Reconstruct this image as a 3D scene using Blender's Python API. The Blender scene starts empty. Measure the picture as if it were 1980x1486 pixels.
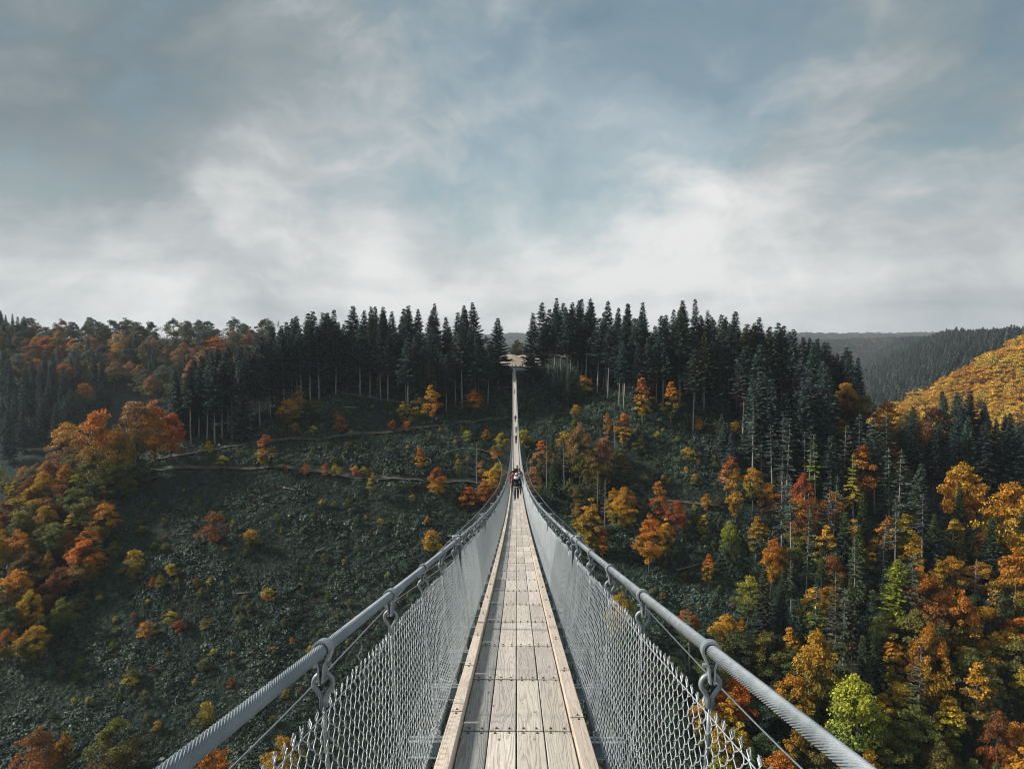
import bpy, math, random
import numpy as np
from mathutils import Vector, Matrix, Euler

random.seed(7)
rng = np.random.default_rng(11)
SC = bpy.context.scene
COL = SC.collection
PI = math.pi

# ------------------------------------------------------------------ camera
PITCH = math.atan(73 / 1300.0)
YAW = math.atan(9 / 1300.0)
cam_d = bpy.data.cameras.new('camera')
cam_d.sensor_width = 36.0
cam_d.lens = 36.0 * 1300 / 1980
cam_d.clip_start = 0.05
cam_d.clip_end = 20000
cam = bpy.data.objects.new('camera', cam_d)
COL.objects.link(cam)
cam.location = (0, 0, 0)
cam.rotation_euler = (PI / 2 - PITCH, 0, YAW)
SC.camera = cam
CAM_R = np.array(Euler(cam.rotation_euler).to_matrix())

def px_ray(px, py):
    d = np.array([(px - 990) / 1300.0, -(py - 743) / 1300.0, -1.0])
    d = CAM_R @ d
    return d / d[1]


# ------------------------------------------------------------------ light, sky, exposure
SUN_EL, SUN_AZ = math.radians(33), math.radians(-86)     # azimuth from +Y, negative = to the left
sun_dir = Vector((math.sin(SUN_AZ) * math.cos(SUN_EL), math.cos(SUN_AZ) * math.cos(SUN_EL), math.sin(SUN_EL)))
sl = bpy.data.lights.new('sun', 'SUN')
sl.energy = 2.2
sl.angle = math.radians(8)
sl.color = (1.0, 0.93, 0.84)
so = bpy.data.objects.new('sun', sl)
COL.objects.link(so)
so.rotation_euler = sun_dir.to_track_quat('Z', 'Y').to_euler()
so['kind'] = 'helper'

world = bpy.data.worlds.new('World')
SC.world = world
world.use_nodes = True


class NT:
    """small helper around a node tree"""
    def __init__(s, tree):
        s.t = tree
        s.n = tree.nodes
        s.l = tree.links

    def add(s, typ, ins=None, **kw):
        nd = s.n.new(typ)
        for k, v in kw.items():
            setattr(nd, k, v)
        if ins:
            for k, v in ins.items():
                s.put(nd.inputs[k], v)
        return nd

    def put(s, sock, v):
        if isinstance(v, bpy.types.NodeSocket):
            s.l.new(v, sock)
        elif isinstance(v, bpy.types.Node):
            s.l.new(v.outputs[0], sock)
        else:
            if isinstance(v, (tuple, list)) and len(v) == 3 and sock.type == 'RGBA':
                v = (*v, 1)
            sock.default_value = v

    def math(s, op, a, b=None, c=None, clamp=False):
        nd = s.n.new('ShaderNodeMath')
        nd.operation = op
        nd.use_clamp = clamp
        s.put(nd.inputs[0], a)
        if b is not None:
            s.put(nd.inputs[1], b)
        if c is not None:
            s.put(nd.inputs[2], c)
        return nd.outputs[0]

    def vmath(s, op, a, b=None):
        nd = s.n.new('ShaderNodeVectorMath')
        nd.operation = op
        s.put(nd.inputs[0], a)
        if b is not None:
            s.put(nd.inputs[1], b)
        return nd

    def mix(s, f, a, b, typ='MIX'):
        nd = s.n.new('ShaderNodeMix')
        nd.data_type = 'RGBA'
        nd.blend_type = typ
        s.put(nd.inputs[0], f)
        s.put(nd.inputs[6], a)
        s.put(nd.inputs[7], b)
        return nd.outputs[2]

    def ramp(s, f, stops, interp='LINEAR'):
        nd = s.n.new('ShaderNodeValToRGB')
        nd.color_ramp.interpolation = interp
        el = nd.color_ramp.elements
        while len(el) < len(stops):
            el.new(0.5)
        for e, (p, c) in zip(el, stops):
            e.position = p
            e.color = (*c, 1) if len(c) == 3 else c
        s.put(nd.inputs[0], f)
        return nd.outputs[0]

    def noise(s, vec, scale, detail=4, rough=0.5, dist=0.0):
        nd = s.n.new('ShaderNodeTexNoise')
        if vec is not None:
            s.put(nd.inputs['Vector'], vec)
        nd.inputs['Scale'].default_value = scale
        nd.inputs['Detail'].default_value = detail
        nd.inputs['Roughness'].default_value = rough
        nd.inputs['Distortion'].default_value = dist
        return nd.outputs[0]

    def sstep(s, v, lo, hi):
        nd = s.n.new('ShaderNodeMapRange')
        nd.interpolation_type = 'SMOOTHSTEP'
        s.put(nd.inputs[0], v)
        nd.inputs[1].default_value = lo
        nd.inputs[2].default_value = hi
        return nd.outputs[0]


SKY_OFF = 41.7


def build_world():
    w = NT(world.node_tree)
    w.n.clear()
    out = w.add('ShaderNodeOutputWorld')
    bg = w.add('ShaderNodeBackground')
    bg.inputs['Strength'].default_value = 0.1
    w.l.new(bg.outputs[0], out.inputs['Surface'])
    sky = w.add('ShaderNodeTexSky')
    sky.sky_type = 'NISHITA'
    sky.sun_disc = False
    sky.sun_elevation = SUN_EL
    sky.sun_rotation = SUN_AZ
    sky.air_density = 1.0
    sky.dust_density = 1.5
    tc = w.add('ShaderNodeTexCoord')
    D = tc.outputs['Generated']
    sep = w.add('ShaderNodeSeparateXYZ', {0: D})
    X, Y, Z = sep.outputs
    zc = w.math('MAXIMUM', Z, 0.0)
    den = w.math('ADD', zc, 0.16)
    P = w.add('ShaderNodeCombineXYZ', {0: w.math('DIVIDE', X, den), 1: w.math('DIVIDE', Y, den), 2: 0.0}).outputs[0]
    # soft warp so that nothing keeps a straight edge
    wn = w.add('ShaderNodeTexNoise', {'Vector': D, 'Scale': 3.2, 'Detail': 5.0, 'Roughness': 0.55})
    warp = w.vmath('SCALE', w.vmath('SUBTRACT', wn.outputs['Color'], (0.5, 0.5, 0.5)).outputs[0])
    warp.inputs['Scale'].default_value = 0.2
    DW = w.vmath('NORMALIZE', w.vmath('ADD', D, warp.outputs[0]).outputs[0]).outputs[0]
    DS = w.vmath('ADD', w.vmath('MULTIPLY', DW, (1.0, 1.0, 1.7)).outputs[0], (SKY_OFF, 0.0, 0.0)).outputs[0]
    plane = w.noise(P, 0.9, 7, 0.56, 0.5)
    puff = w.noise(DS, 3.4, 8, 0.56, 0.3)
    fine = w.noise(DS, 9.0, 7, 0.6, 0.2)

    def blob(px, py, r, amt=1.0):
        d = px_ray(px, py)
        d = d / np.linalg.norm(d)
        dt = w.vmath('DOT_PRODUCT', DW, tuple(float(v) for v in d)).outputs['Value']
        ra = r / 1300.0
        f = w.sstep(dt, math.cos(ra * 1.25), math.cos(ra * 0.15))
        return w.math('MULTIPLY', f, amt)

    def total(lst):
        a = blob(*lst[0])
        for q in lst[1:]:
            a = w.math('ADD', a, blob(*q))
        return a
    gap = total([(1110, 280, 270, .75), (1300, 180, 200, .5), (1450, 60, 200, .9), (880, 330, 240, .40), (1965, 140, 240, .6), (690, 220, 180, .2), (440, 330, 200, .2)])
    # further openings of the same kind anywhere over the dome
    gap = w.math('ADD', gap, w.math('MULTIPLY', w.sstep(w.noise(D, 1.7, 2, 0.5), 0.58, 0.72), 0.5))
    veil = w.math('ADD', w.math('MULTIPLY', puff, 1.1), w.math('MULTIPLY', fine, 0.7))
    clear = w.math('SUBTRACT', gap, w.math('MULTIPLY', w.math('SUBTRACT', veil, 0.84), 3.0))
    clear = w.sstep(clear, -0.25, 1.35)
    clear = w.math('MULTIPLY', clear, w.sstep(Z, 0.06, 0.22))
    # cloud brightness: layered noise, brighter where the deck thins towards the horizon
    lum = w.math('ADD', w.math('MULTIPLY', plane, 0.30), w.math('MULTIPLY', puff, 0.62))
    lum = w.math('ADD', lum, w.math('MULTIPLY', fine, 0.27))
    lum = w.math('MULTIPLY', w.math('SUBTRACT', lum, 0.595), 2.0)
    lum = w.math('ADD', lum, w.math('MULTIPLY', w.sstep(Z, 0.40, 0.03), 0.34))
    lum = w.math('ADD', lum, total([(480, 490, 340, .17), (60, 545, 230, .20), (1400, 440, 340, .20), (1080, 500, 300, .16), (1650, 420, 260, .06), (850, 120, 260, .05), (300, 120, 280, .06), (1330, 260, 90, .10),
                                    (400, 340, 260, -.16), (0, 40, 380, -.20), (110, 420, 240, -.12), (300, 0, 300, -.06), (1980, 0, 400, -.12), (1750, 560, 300, -.05)]))
    lum = w.math('ADD', lum, 0.36, clamp=True)
    cloud = w.ramp(lum, [(0.0, (0.72, 0.90, 1.00)), (0.35, (1.16, 1.36, 1.43)), (0.65, (2.02, 2.14, 2.18)), (1.0, (3.15, 3.16, 3.12))])
    skyc = w.mix(1.0, sky.outputs[0], (0.43, 0.53, 0.46), 'MULTIPLY')
    tot = w.mix(w.math('MULTIPLY', clear, 0.47), cloud, skyc)
    w.l.new(tot, bg.inputs['Color'])


build_world()
vs = SC.view_settings
vs.view_transform = 'Standard'
vs.look = 'None'
vs.exposure = 1.4
vs.gamma = 1.0
vs.use_curve_mapping = False
cy = SC.cycles
cy.use_denoising = True
cy.max_bounces = 4
cy.diffuse_bounces = 2
cy.glossy_bounces = 2
cy.transmission_bounces = 2
cy.volume_bounces = 0
cy.transparent_max_bounces = 4
cy.use_adaptive_sampling = True
cy.adaptive_threshold = 0.009
cy.filter_width = 1.05
SC.render.use_persistent_data = False


# ------------------------------------------------------------------ helpers
def tag(o, label=None, cat=None, group=None, kind=None):
    if label:
        o['label'] = label
    if cat:
        o['category'] = cat
    if group:
        o['group'] = group
    if kind:
        o['kind'] = kind
    return o


def mk_mesh(name, V, F, mat=None, smooth=False, attrs=None, mats=None, mat_idx=None):
    """V (n,3); F one array (m,k) or a list of such arrays"""
    me = bpy.data.meshes.new(name)
    V = np.asarray(V, dtype=np.float32)
    if not isinstance(F, list):
        F = [F]
    F = [np.asarray(f, dtype=np.int32) for f in F if len(f)]
    loops = np.concatenate([f.ravel() for f in F])
    tot = np.concatenate([np.full(len(f), f.shape[1], dtype=np.int32) for f in F])
    start = np.concatenate([[0], np.cumsum(tot)[:-1]]).astype(np.int32)
    me.vertices.add(len(V))
    me.vertices.foreach_set('co', V.ravel())
    me.loops.add(len(loops))
    me.loops.foreach_set('vertex_index', loops)
    me.polygons.add(len(tot))
    me.polygons.foreach_set('loop_start', start)
    me.polygons.foreach_set('loop_total', tot)
    me.polygons.foreach_set('use_smooth', np.full(len(tot), bool(smooth)))
    if mat_idx is not None:
        me.polygons.foreach_set('material_index', np.asarray(mat_idx, dtype=np.int32))
    me.update(calc_edges=True)
    if attrs:
        for k, a in attrs.items():
            at = me.attributes.new(k, 'FLOAT', 'POINT')
            at.data.foreach_set('value', np.asarray(a, dtype=np.float32))
    for m in (mats or ([mat] if mat else [])):
        me.materials.append(m)
    return me


def link(name, me, parent=None, loc=None, rot=None):
    o = bpy.data.objects.new(name, me)
    COL.objects.link(o)
    if parent is not None:
        o.parent = parent
    if loc is not None:
        o.location = loc
    if rot is not None:
        o.rotation_euler = rot
    return o


class MB:
    """collects pieces into one mesh"""
    def __init__(s):
        s.V, s.F, s.n = [], {}, 0

    def raw(s, V, *faces):
        V = np.asarray(V, dtype=np.float64)
        for f in faces:
            f = np.asarray(f, dtype=np.int64)
            if len(f):
                s.F.setdefault(f.shape[1], []).append(f + s.n)
        s.V.append(V)
        s.n += len(V)
        return s

    def box(s, c, d, M=None, bev=0.0):
        x, y, z = np.array(d) / 2.0
        if bev > 0:
            b = min(bev, x * .9, y * .9, z * .9)
            pts = []
            for sx in (-1, 1):
                for sy in (-1, 1):
                    for sz in (-1, 1):
                        pts += [(sx * x, sy * (y - b), sz * (z - b)), (sx * (x - b), sy * y, sz * (z - b)), (sx * (x - b), sy * (y - b), sz * z)]
            P = np.array(pts)
            idx = lambda sx, sy, sz, k: (((sx + 1) // 2) * 4 + ((sy + 1) // 2) * 2 + (sz + 1) // 2) * 3 + k
            q, t = [], []
            ring = ((-1, -1), (1, -1), (1, 1), (-1, 1))
            for sg in (-1, 1):
                q.append([idx(sg, a, b2, 0) for a, b2 in ring][::sg])
                q.append([idx(a, sg, b2, 1) for a, b2 in ring][::-sg])
                q.append([idx(a, b2, sg, 2) for a, b2 in ring][::sg])
            for a in (-1, 1):
                for b2 in (-1, 1):
                    q.append([idx(a, b2, -1, 0), idx(a, b2, 1, 0), idx(a, b2, 1, 1), idx(a, b2, -1, 1)][::(1 if a * b2 < 0 else -1)])
                    q.append([idx(a, -1, b2, 0), idx(a, 1, b2, 0), idx(a, 1, b2, 2), idx(a, -1, b2, 2)][::(-1 if a * b2 < 0 else 1)])
                    q.append([idx(-1, a, b2, 1), idx(1, a, b2, 1), idx(1, a, b2, 2), idx(-1, a, b2, 2)][::(1 if a * b2 < 0 else -1)])
                    for c2 in (-1, 1):
                        t.append([idx(a, b2, c2, 0), idx(a, b2, c2, 1), idx(a, b2, c2, 2)][::(1 if a * b2 * c2 > 0 else -1)])
            faces = (np.array(q), np.array(t))
        else:
            P = np.array([(sx * x, sy * y, sz * z) for sx in (-1, 1) for sy in (-1, 1) for sz in (-1, 1)])
            faces = (np.array([(0, 1, 3, 2), (4, 6, 7, 5), (0, 4, 5, 1), (2, 3, 7, 6), (0, 2, 6, 4), (1, 5, 7, 3)]),)
        if M is not None:
            P = P @ np.array(M).T
        return s.raw(P + np.array(c), *faces)

    def tube(s, path, r, k=6, cap=True, close=False):
        P = np.asarray(path, dtype=np.float64)[None]
        V, F = tubes(P, r, k, close)
        s.raw(V, F)
        if cap and not close:
            m = P.shape[1]
            s.F.setdefault(k, []).append(np.array([list(range(k))[::-1], [(m - 1) * k + i for i in range(k)]]) + s.n - m * k)
        return s

    def mesh(s, name, mat, smooth=False):
        V = np.concatenate(s.V)
        F = [np.concatenate(f) for f in s.F.values()]
        return mk_mesh(name, V, F, mat, smooth)

    def build(s, name, mat, parent=None, smooth=False, loc=None, rot=None):
        return link(name, s.mesh(name, mat, smooth), parent, loc, rot)


def tubes(P, r, k=4, close=False):
    """P (N,M,3) polylines -> tubes; r scalar, (M,) or (N,M)"""
    P = np.asarray(P, dtype=np.float64)
    N, M, _ = P.shape
    if close:
        T = np.roll(P, -1, 1) - np.roll(P, 1, 1)
    else:
        T = np.gradient(P, axis=1)
    T /= np.linalg.norm(T, axis=2, keepdims=True) + 1e-12
    mean = np.abs(T).mean(axis=1)
    ref = np.zeros((N, 1, 3))
    ref[np.arange(N), 0, np.argmin(mean, axis=1)] = 1.0
    U = np.cross(T, ref)
    U /= np.linalg.norm(U, axis=2, keepdims=True) + 1e-12
    W = np.cross(T, U)
    a = np.arange(k) * 2 * PI / k
    rr = np.broadcast_to(np.asarray(r, dtype=np.float64), (N, M))[:, :, None, None]
    V = P[:, :, None, :] + rr * (np.cos(a)[None, None, :, None] * U[:, :, None, :] + np.sin(a)[None, None, :, None] * W[:, :, None, :])
    base = (np.arange(N) * M * k)[:, None, None]
    mm = M if close else M - 1
    i = np.arange(mm)[None, :, None]
    j = np.arange(k)[None, None, :]
    i2 = (i + 1) % M
    j2 = (j + 1) % k
    F = np.stack([base + i * k + j, base + i * k + j2, base + i2 * k + j2, base + i2 * k + j], axis=-1)
    return V.reshape(-1, 3), F.reshape(-1, 4)




# ------------------------------------------------------------------ terrain
def sines(seed, n, wl_lo, wl_hi):
    r = np.random.default_rng(seed)
    wl = np.exp(r.uniform(math.log(wl_lo), math.log(wl_hi), n))
    th = r.uniform(0, 2 * PI, n)
    return np.cos(th) * 2 * PI / wl, np.sin(th) * 2 * PI / wl, r.uniform(0, 2 * PI, n), wl / wl_hi


S1 = sines(1, 14, 18, 90)
S2 = sines(2, 12, 5, 16)
S3 = sines(3, 14, 250, 1600)


def undul(S, X, Y):
    z = 0
    for a, b, c, d in zip(*S):
        z = z + np.sin(a * X + b * Y + c) * d
    return z


def smin(a, b, k):
    h = np.clip(0.5 + 0.5 * (b - a) / k, 0, 1)
    return b * (1 - h) + a * h - k * h * (1 - h)


def smax(a, b, k):
    return -smin(-a, -b, k)


PATHS = []      # (name, plan polyline (n,2), half width)


def H(X, Y, fine=True):
    X = np.asarray(X, dtype=np.float64)
    Y = np.asarray(Y, dtype=np.float64)
    front = -8.5 + 0.667 * (Y - 262) + 0.0011 * np.clip(X, -60, 60) ** 2
    plateau = -7.5 + 0.018 * (Y - 262)
    lf = -9.5 + 0.56 * (X + 69) - 0.143 * (Y - 249)
    rf = -12.0 - 0.44 * (X - 84) - 0.1525 * (Y - 244)
    hill = smin(smin(front, plateau, 7), smin(lf, rf, 10), 9)
    lh = smin(-48 + 0.46 * (Y - 330), 4 + 0.0 * X, 12)
    lh = lh - 0.5 * np.maximum(0, X + 120)
    oh = -3.5 + 0.53 * (X - 476) + np.where(Y < 620, 0.32 * (Y - 620), -0.25 * (Y - 620))
    oh = smin(oh, 3 + 0 * X, 6)
    mr = -8 + 0.45 * (X - 625) + np.where(Y < 850, 0.34 * (Y - 850), -0.3 * (Y - 850))
    mr = smin(mr, 0 + 0 * X, 14)
    fh = smin(2 + 0.30 * (Y - 2300), 2 + 0 * X, 20)
    fh = np.where(Y > 2550, fh - 0.12 * (Y - 2550), fh)
    fr = 62 - 0.00008 * (Y - 4400) ** 2 + 0.004 * X
    near = smin(-3 - 0.85 * (Y + 32), -3 + 0 * X, 6)
    base = -104 + 0 * X
    z = smax(base, hill, 8)
    for o in (lh, oh, mr, fh, fr, near):
        z = smax(z, o, 8)
    dfar = np.clip((np.hypot(X, Y) - 500) / 600, 0, 1)
    z = z + np.clip((np.hypot(X, Y) - 900) / 900, 0, 1) * undul(S3, X, Y) * 3.5 + undul(S1, X, Y) * 0.55 * (1 - dfar)
    if fine:
        z = z + undul(S2, X, Y) * 0.11 * (1 - dfar)
    # keep the ground clear of the two bridge ends
    end = np.exp(-((X + 1) / 14) ** 2 - ((Y - 268) / 12) ** 2)
    z = z * (1 - end) + end * (-9.6)
    return z


_TS = np.arange(70, 1100, 3.0)
_TF = np.arange(-3.0, 0.01, 0.15)


def ground_at(px, py, extra=0.0):
    d = px_ray(px, py)
    P = d[None] * _TS[:, None]
    b = np.nonzero(P[:, 2] < H(P[:, 0], P[:, 1]) + extra)[0]
    t = _TS[b[0]] if len(b) else _TS[-1]
    P = d[None] * (t + _TF)[:, None]
    b = np.nonzero(P[:, 2] < H(P[:, 0], P[:, 1]) + extra)[0]
    i = b[0] if len(b) else len(_TF) - 1
    return P[i, 0], P[i, 1], float(H(P[i, 0], P[i, 1]))


def poly_dist(X, Y, L):
    best = np.full(np.shape(X), 1e9)
    for (x0, y0), (x1, y1) in zip(L[:-1], L[1:]):
        dx, dy = x1 - x0, y1 - y0
        t = np.clip(((X - x0) * dx + (Y - y0) * dy) / (dx * dx + dy * dy + 1e-9), 0, 1)
        best = np.minimum(best, np.hypot(X - x0 - t * dx, Y - y0 - t * dy))
    return best


def smooth_line(pts, n=8):
    pts = np.array(pts, dtype=float)
    t = np.arange(len(pts))
    tt = np.linspace(0, len(pts) - 1, (len(pts) - 1) * n + 1)
    out = np.stack([np.interp(tt, t, pts[:, k]) for k in range(pts.shape[1])], 1)
    for _ in range(n):
        out[1:-1] = (out[:-2] + 2 * out[1:-1] + out[2:]) / 4
    return out


# ------------------------------------------------------------------ materials
def new_mat(name):
    m = bpy.data.materials.new(name)
    m.use_nodes = True
    t = NT(m.node_tree)
    t.n.clear()
    t.out = t.add('ShaderNodeOutputMaterial')
    return m, t


def principled(t, **kw):
    b = t.add('ShaderNodeBsdfPrincipled')
    for k, v in kw.items():
        t.put(b.inputs[k.replace('_', ' ')], v)
    t.l.new(b.outputs[0], t.out.inputs['Surface'])
    return b


def mat_leaf():
    m, t = new_mat('autumn_leaf')
    oi = t.add('ShaderNodeObjectInfo')
    a2 = t.add('ShaderNodeAttribute', attribute_type='OBJECT', attribute_name='leaf2')
    lv = t.add('ShaderNodeAttribute', attribute_name='lv')
    lh = t.add('ShaderNodeAttribute', attribute_name='lh')
    tc = t.add('ShaderNodeTexCoord')
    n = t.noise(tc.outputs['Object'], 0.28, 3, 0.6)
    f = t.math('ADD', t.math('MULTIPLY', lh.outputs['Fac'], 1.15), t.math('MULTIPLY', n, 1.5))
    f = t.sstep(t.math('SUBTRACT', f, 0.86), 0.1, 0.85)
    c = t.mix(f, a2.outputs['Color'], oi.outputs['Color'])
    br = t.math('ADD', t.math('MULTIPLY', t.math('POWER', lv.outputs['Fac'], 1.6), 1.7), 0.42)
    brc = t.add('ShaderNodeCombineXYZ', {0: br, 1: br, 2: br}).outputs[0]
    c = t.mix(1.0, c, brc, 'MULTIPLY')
    d = t.add('ShaderNodeBsdfPrincipled', {'Base Color': c, 'Roughness': 0.65, 'Specular IOR Level': 0.25})
    tr = t.add('ShaderNodeBsdfTranslucent', {'Color': c})
    mx = t.add('ShaderNodeMixShader', {0: 0.28, 1: d.outputs[0], 2: tr.outputs[0]})
    t.l.new(mx.outputs[0], t.out.inputs['Surface'])
    return m


def mat_random_leaf(name, stops, rough=0.7, spec=0.2):
    """foliage whose colour changes from plant to plant"""
    m, t = new_mat(name)
    oi = t.add('ShaderNodeObjectInfo')
    pn = t.noise(oi.outputs['Location'], 0.045, 3, 0.6)
    c = t.ramp(t.math('ADD', t.math('MULTIPLY', oi.outputs['Random'], 0.62), t.math('MULTIPLY', t.sstep(pn, 0.32, 0.70), 0.38)), stops)
    lv = t.add('ShaderNodeAttribute', attribute_name='lv')
    br = t.math('ADD', t.math('MULTIPLY', t.math('POWER', lv.outputs['Fac'], 1.6), 1.9), 0.35)
    brc = t.add('ShaderNodeCombineXYZ', {0: br, 1: br, 2: br}).outputs[0]
    c = t.mix(1.0, c, brc, 'MULTIPLY')
    principled(t, Base_Color=c, Roughness=rough, Specular_IOR_Level=spec)
    return m


def mat_bark(name, c1, c2):
    m, t = new_mat(name)
    tc = t.add('ShaderNodeTexCoord')
    mp = t.add('ShaderNodeMapping', {'Vector': tc.outputs['Object'], 'Scale': (4, 4, 0.7)})
    n = t.noise(mp.outputs[0], 1.5, 5, 0.65)
    principled(t, Base_Color=t.ramp(n, [(0.3, c1), (0.7, c2)]), Roughness=0.9)
    return m


def mat_ground():
    m, t = new_mat('forest_floor')
    g = t.add('ShaderNodeNewGeometry')
    n1 = t.noise(g.outputs['Position'], 0.05, 5, 0.6)
    n2 = t.noise(g.outputs['Position'], 0.9, 6, 0.65)
    c = t.ramp(n2, [(0.3, (0.010, 0.016, 0.013)), (0.52, (0.022, 0.038, 0.030)), (0.72, (0.050, 0.072, 0.056))])
    c2 = t.ramp(n2, [(0.3, (0.016, 0.013, 0.009)), (0.6, (0.034, 0.030, 0.020)), (0.75, (0.055, 0.050, 0.036))])
    c = t.mix(t.sstep(n1, 0.5, 0.68), c, c2)
    bp = t.add('ShaderNodeBump', {'Height': n2, 'Strength': 1.0, 'Distance': 0.5})
    principled(t, Base_Color=c, Roughness=0.95, Specular_IOR_Level=0.1, Normal=bp.outputs[0])
    return m


def mat_simple(name, c1, c2, scale, rough=0.8, metal=0.0, bump=0.0, detail=5, spec=0.5, coord='Object'):
    m, t = new_mat(name)
    tc = t.add('ShaderNodeTexCoord')
    n = t.noise(tc.outputs[coord], scale, detail, 0.6)
    kw = dict(Base_Color=t.ramp(n, [(0.3, c1), (0.7, c2)]), Roughness=rough, Metallic=metal, Specular_IOR_Level=spec)
    if bump:
        kw['Normal'] = t.add('ShaderNodeBump', {'Height': n, 'Strength': bump, 'Distance': 0.02}).outputs[0]
    principled(t, **kw)
    return m


def mat_steel(name, lo, hi, rough=0.5):
    m, t = new_mat(name)
    g = t.add('ShaderNodeNewGeometry')
    n = t.noise(g.outputs['Position'], 22, 5, 0.65)
    n2 = t.noise(g.outputs['Position'], 4, 3, 0.5)
    c = t.ramp(t.math('ADD', t.math('MULTIPLY', n, 0.5), t.math('MULTIPLY', n2, 0.5)), [(0.35, lo), (0.65, hi)])
    n3 = t.noise(g.outputs['Position'], 60, 4, 0.7)
    c = t.mix(t.math('MULTIPLY', t.sstep(n3, 0.55, 0.75), 0.35), c, (0.12, 0.12, 0.115))
    r = t.math('ADD', t.math('MULTIPLY', n, 0.45), rough - 0.15)
    principled(t, Base_Color=c, Roughness=r, Metallic=0.55)
    return m


def mat_wood(name, warm):
    m, t = new_mat(name)
    tc = t.add('ShaderNodeTexCoord')
    oi = t.add('ShaderNodeObjectInfo')
    g = t.add('ShaderNodeNewGeometry')
    pos = t.add('ShaderNodeSeparateXYZ', {0: tc.outputs['Object']})
    # every plank is cut from another place of the log
    off = t.math('MULTIPLY', oi.outputs['Random'], 37.0)
    off2 = t.math('MULTIPLY', t.math('FRACT', t.math('MULTIPLY', oi.outputs['Random'], 91.7)), 0.16)
    lx = t.math('ADD', pos.outputs[0], t.math('SUBTRACT', off2, 0.08))
    ly = t.math('ADD', pos.outputs[1], off)
    lz = pos.outputs[2]
    gv = t.add('ShaderNodeCombineXYZ', {0: t.math('MULTIPLY', lx, 7.0), 1: t.math('MULTIPLY', ly, 0.6), 2: lz}).outputs[0]
    wob = t.noise(gv, 1.6, 3, 0.5)
    big = t.noise(gv, 0.7, 2, 0.5)
    # cathedral figure: rings of a cone seen on the flat face
    r = t.math('ADD', t.math('MULTIPLY', t.math('ABSOLUTE', lx), 9.0), t.math('MULTIPLY', wob, 1.6))
    r = t.math('ADD', r, t.math('MULTIPLY', big, 3.2))
    band = t.math('FRACT', t.math('MULTIPLY', r, 3.6))
    line = t.math('MULTIPLY', t.sstep(band, 0.55, 0.93), t.sstep(band, 1.0, 0.94))
    fv = t.add('ShaderNodeCombineXYZ', {0: t.math('MULTIPLY', lx, 90.0), 1: t.math('MULTIPLY', ly, 3.0), 2: 0.0}).outputs[0]
    fib = t.noise(fv, 1.0, 4, 0.6)
    blot = t.noise(t.add('ShaderNodeCombineXYZ', {0: lx, 1: ly, 2: 0.0}).outputs[0], 5.5, 5, 0.65)
    knv = t.add('ShaderNodeCombineXYZ', {0: t.math('MULTIPLY', lx, 5.5), 1: t.math('MULTIPLY', ly, 2.6), 2: 3.0}).outputs[0]
    vor = t.add('ShaderNodeTexVoronoi', {'Vector': knv, 'Scale': 1.0})
    knot = t.sstep(vor.outputs['Distance'], 0.10, 0.03)
    if warm:
        c = t.ramp(fib, [(0.25, (0.56, 0.475, 0.395)), (0.75, (0.75, 0.665, 0.58))])
    else:
        c = t.ramp(fib, [(0.25, (0.55, 0.50, 0.45)), (0.75, (0.76, 0.71, 0.655))])
    c = t.mix(t.math('MULTIPLY', line, 0.42 if not warm else 0.22), c, (0.22, 0.17, 0.13))
    c = t.mix(t.math('MULTIPLY', knot, 0.7), c, (0.10, 0.06, 0.04))
    c = t.mix(t.math('MULTIPLY', t.sstep(blot, 0.55, 0.75), 0.35), c, (0.26, 0.24, 0.22))
    grime = t.noise(g.outputs['Position'], 1.1, 5, 0.7)
    c = t.mix(t.math('MULTIPLY', t.sstep(grime, 0.5, 0.74), 0.24), c, (0.20, 0.18, 0.165))
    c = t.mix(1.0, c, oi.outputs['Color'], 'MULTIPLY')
    tone = t.math('ADD', t.math('MULTIPLY', oi.outputs['Random'], 0.28), 0.84)
    c = t.mix(1.0, c, t.add('ShaderNodeCombineXYZ', {0: tone, 1: tone, 2: tone}).outputs[0], 'MULTIPLY')
    hgt = t.math('SUBTRACT', t.math('MULTIPLY', fib, 0.4), line)
    bp = t.add('ShaderNodeBump', {'Height': hgt, 'Strength': 0.5, 'Distance': 0.003})
    principled(t, Base_Color=c, Roughness=0.75, Specular_IOR_Level=0.3, Normal=bp.outputs[0])
    return m


LEAF = mat_leaf()
BARK_D = mat_bark('broadleaf_bark', (0.04, 0.033, 0.027), (0.13, 0.115, 0.10))
BARK_C = mat_bark('spruce_bark', (0.17, 0.165, 0.155), (0.40, 0.39, 0.37))
GROUND = mat_ground()
STEEL = mat_steel('galvanised_steel', (0.24, 0.28, 0.305), (0.40, 0.44, 0.465), 0.5)
CABLE = mat_steel('wire_rope_steel', (0.23, 0.27, 0.295), (0.36, 0.40, 0.43), 0.5)
WIREM = mat_steel('mesh_wire', (0.36, 0.41, 0.44), (0.54, 0.585, 0.61), 0.5)
DARKST = mat_steel('channel_steel', (0.16, 0.20, 0.23), (0.27, 0.32, 0.35), 0.6)
BOLTM = mat_simple('rusty_bolt', (0.06, 0.045, 0.035), (0.20, 0.15, 0.11), 40, 0.6, 0.5)
WOOD = mat_wood('larch_plank', False)
WOODW = mat_wood('edge_timber', True)
PATHM = mat_simple('trodden_earth', (0.04, 0.046, 0.036), (0.115, 0.118, 0.095), 0.6, 0.95, 0, 0.4, coord='Object')
FIELDM = mat_simple('stubble', (0.26, 0.205, 0.155), (0.38, 0.31, 0.245), 0.25, 0.95, 0, 0.3)
CONC = mat_simple('pale_concrete', (0.30, 0.31, 0.31), (0.48, 0.48, 0.47), 1.2, 0.9, 0, 0.3)


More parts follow.
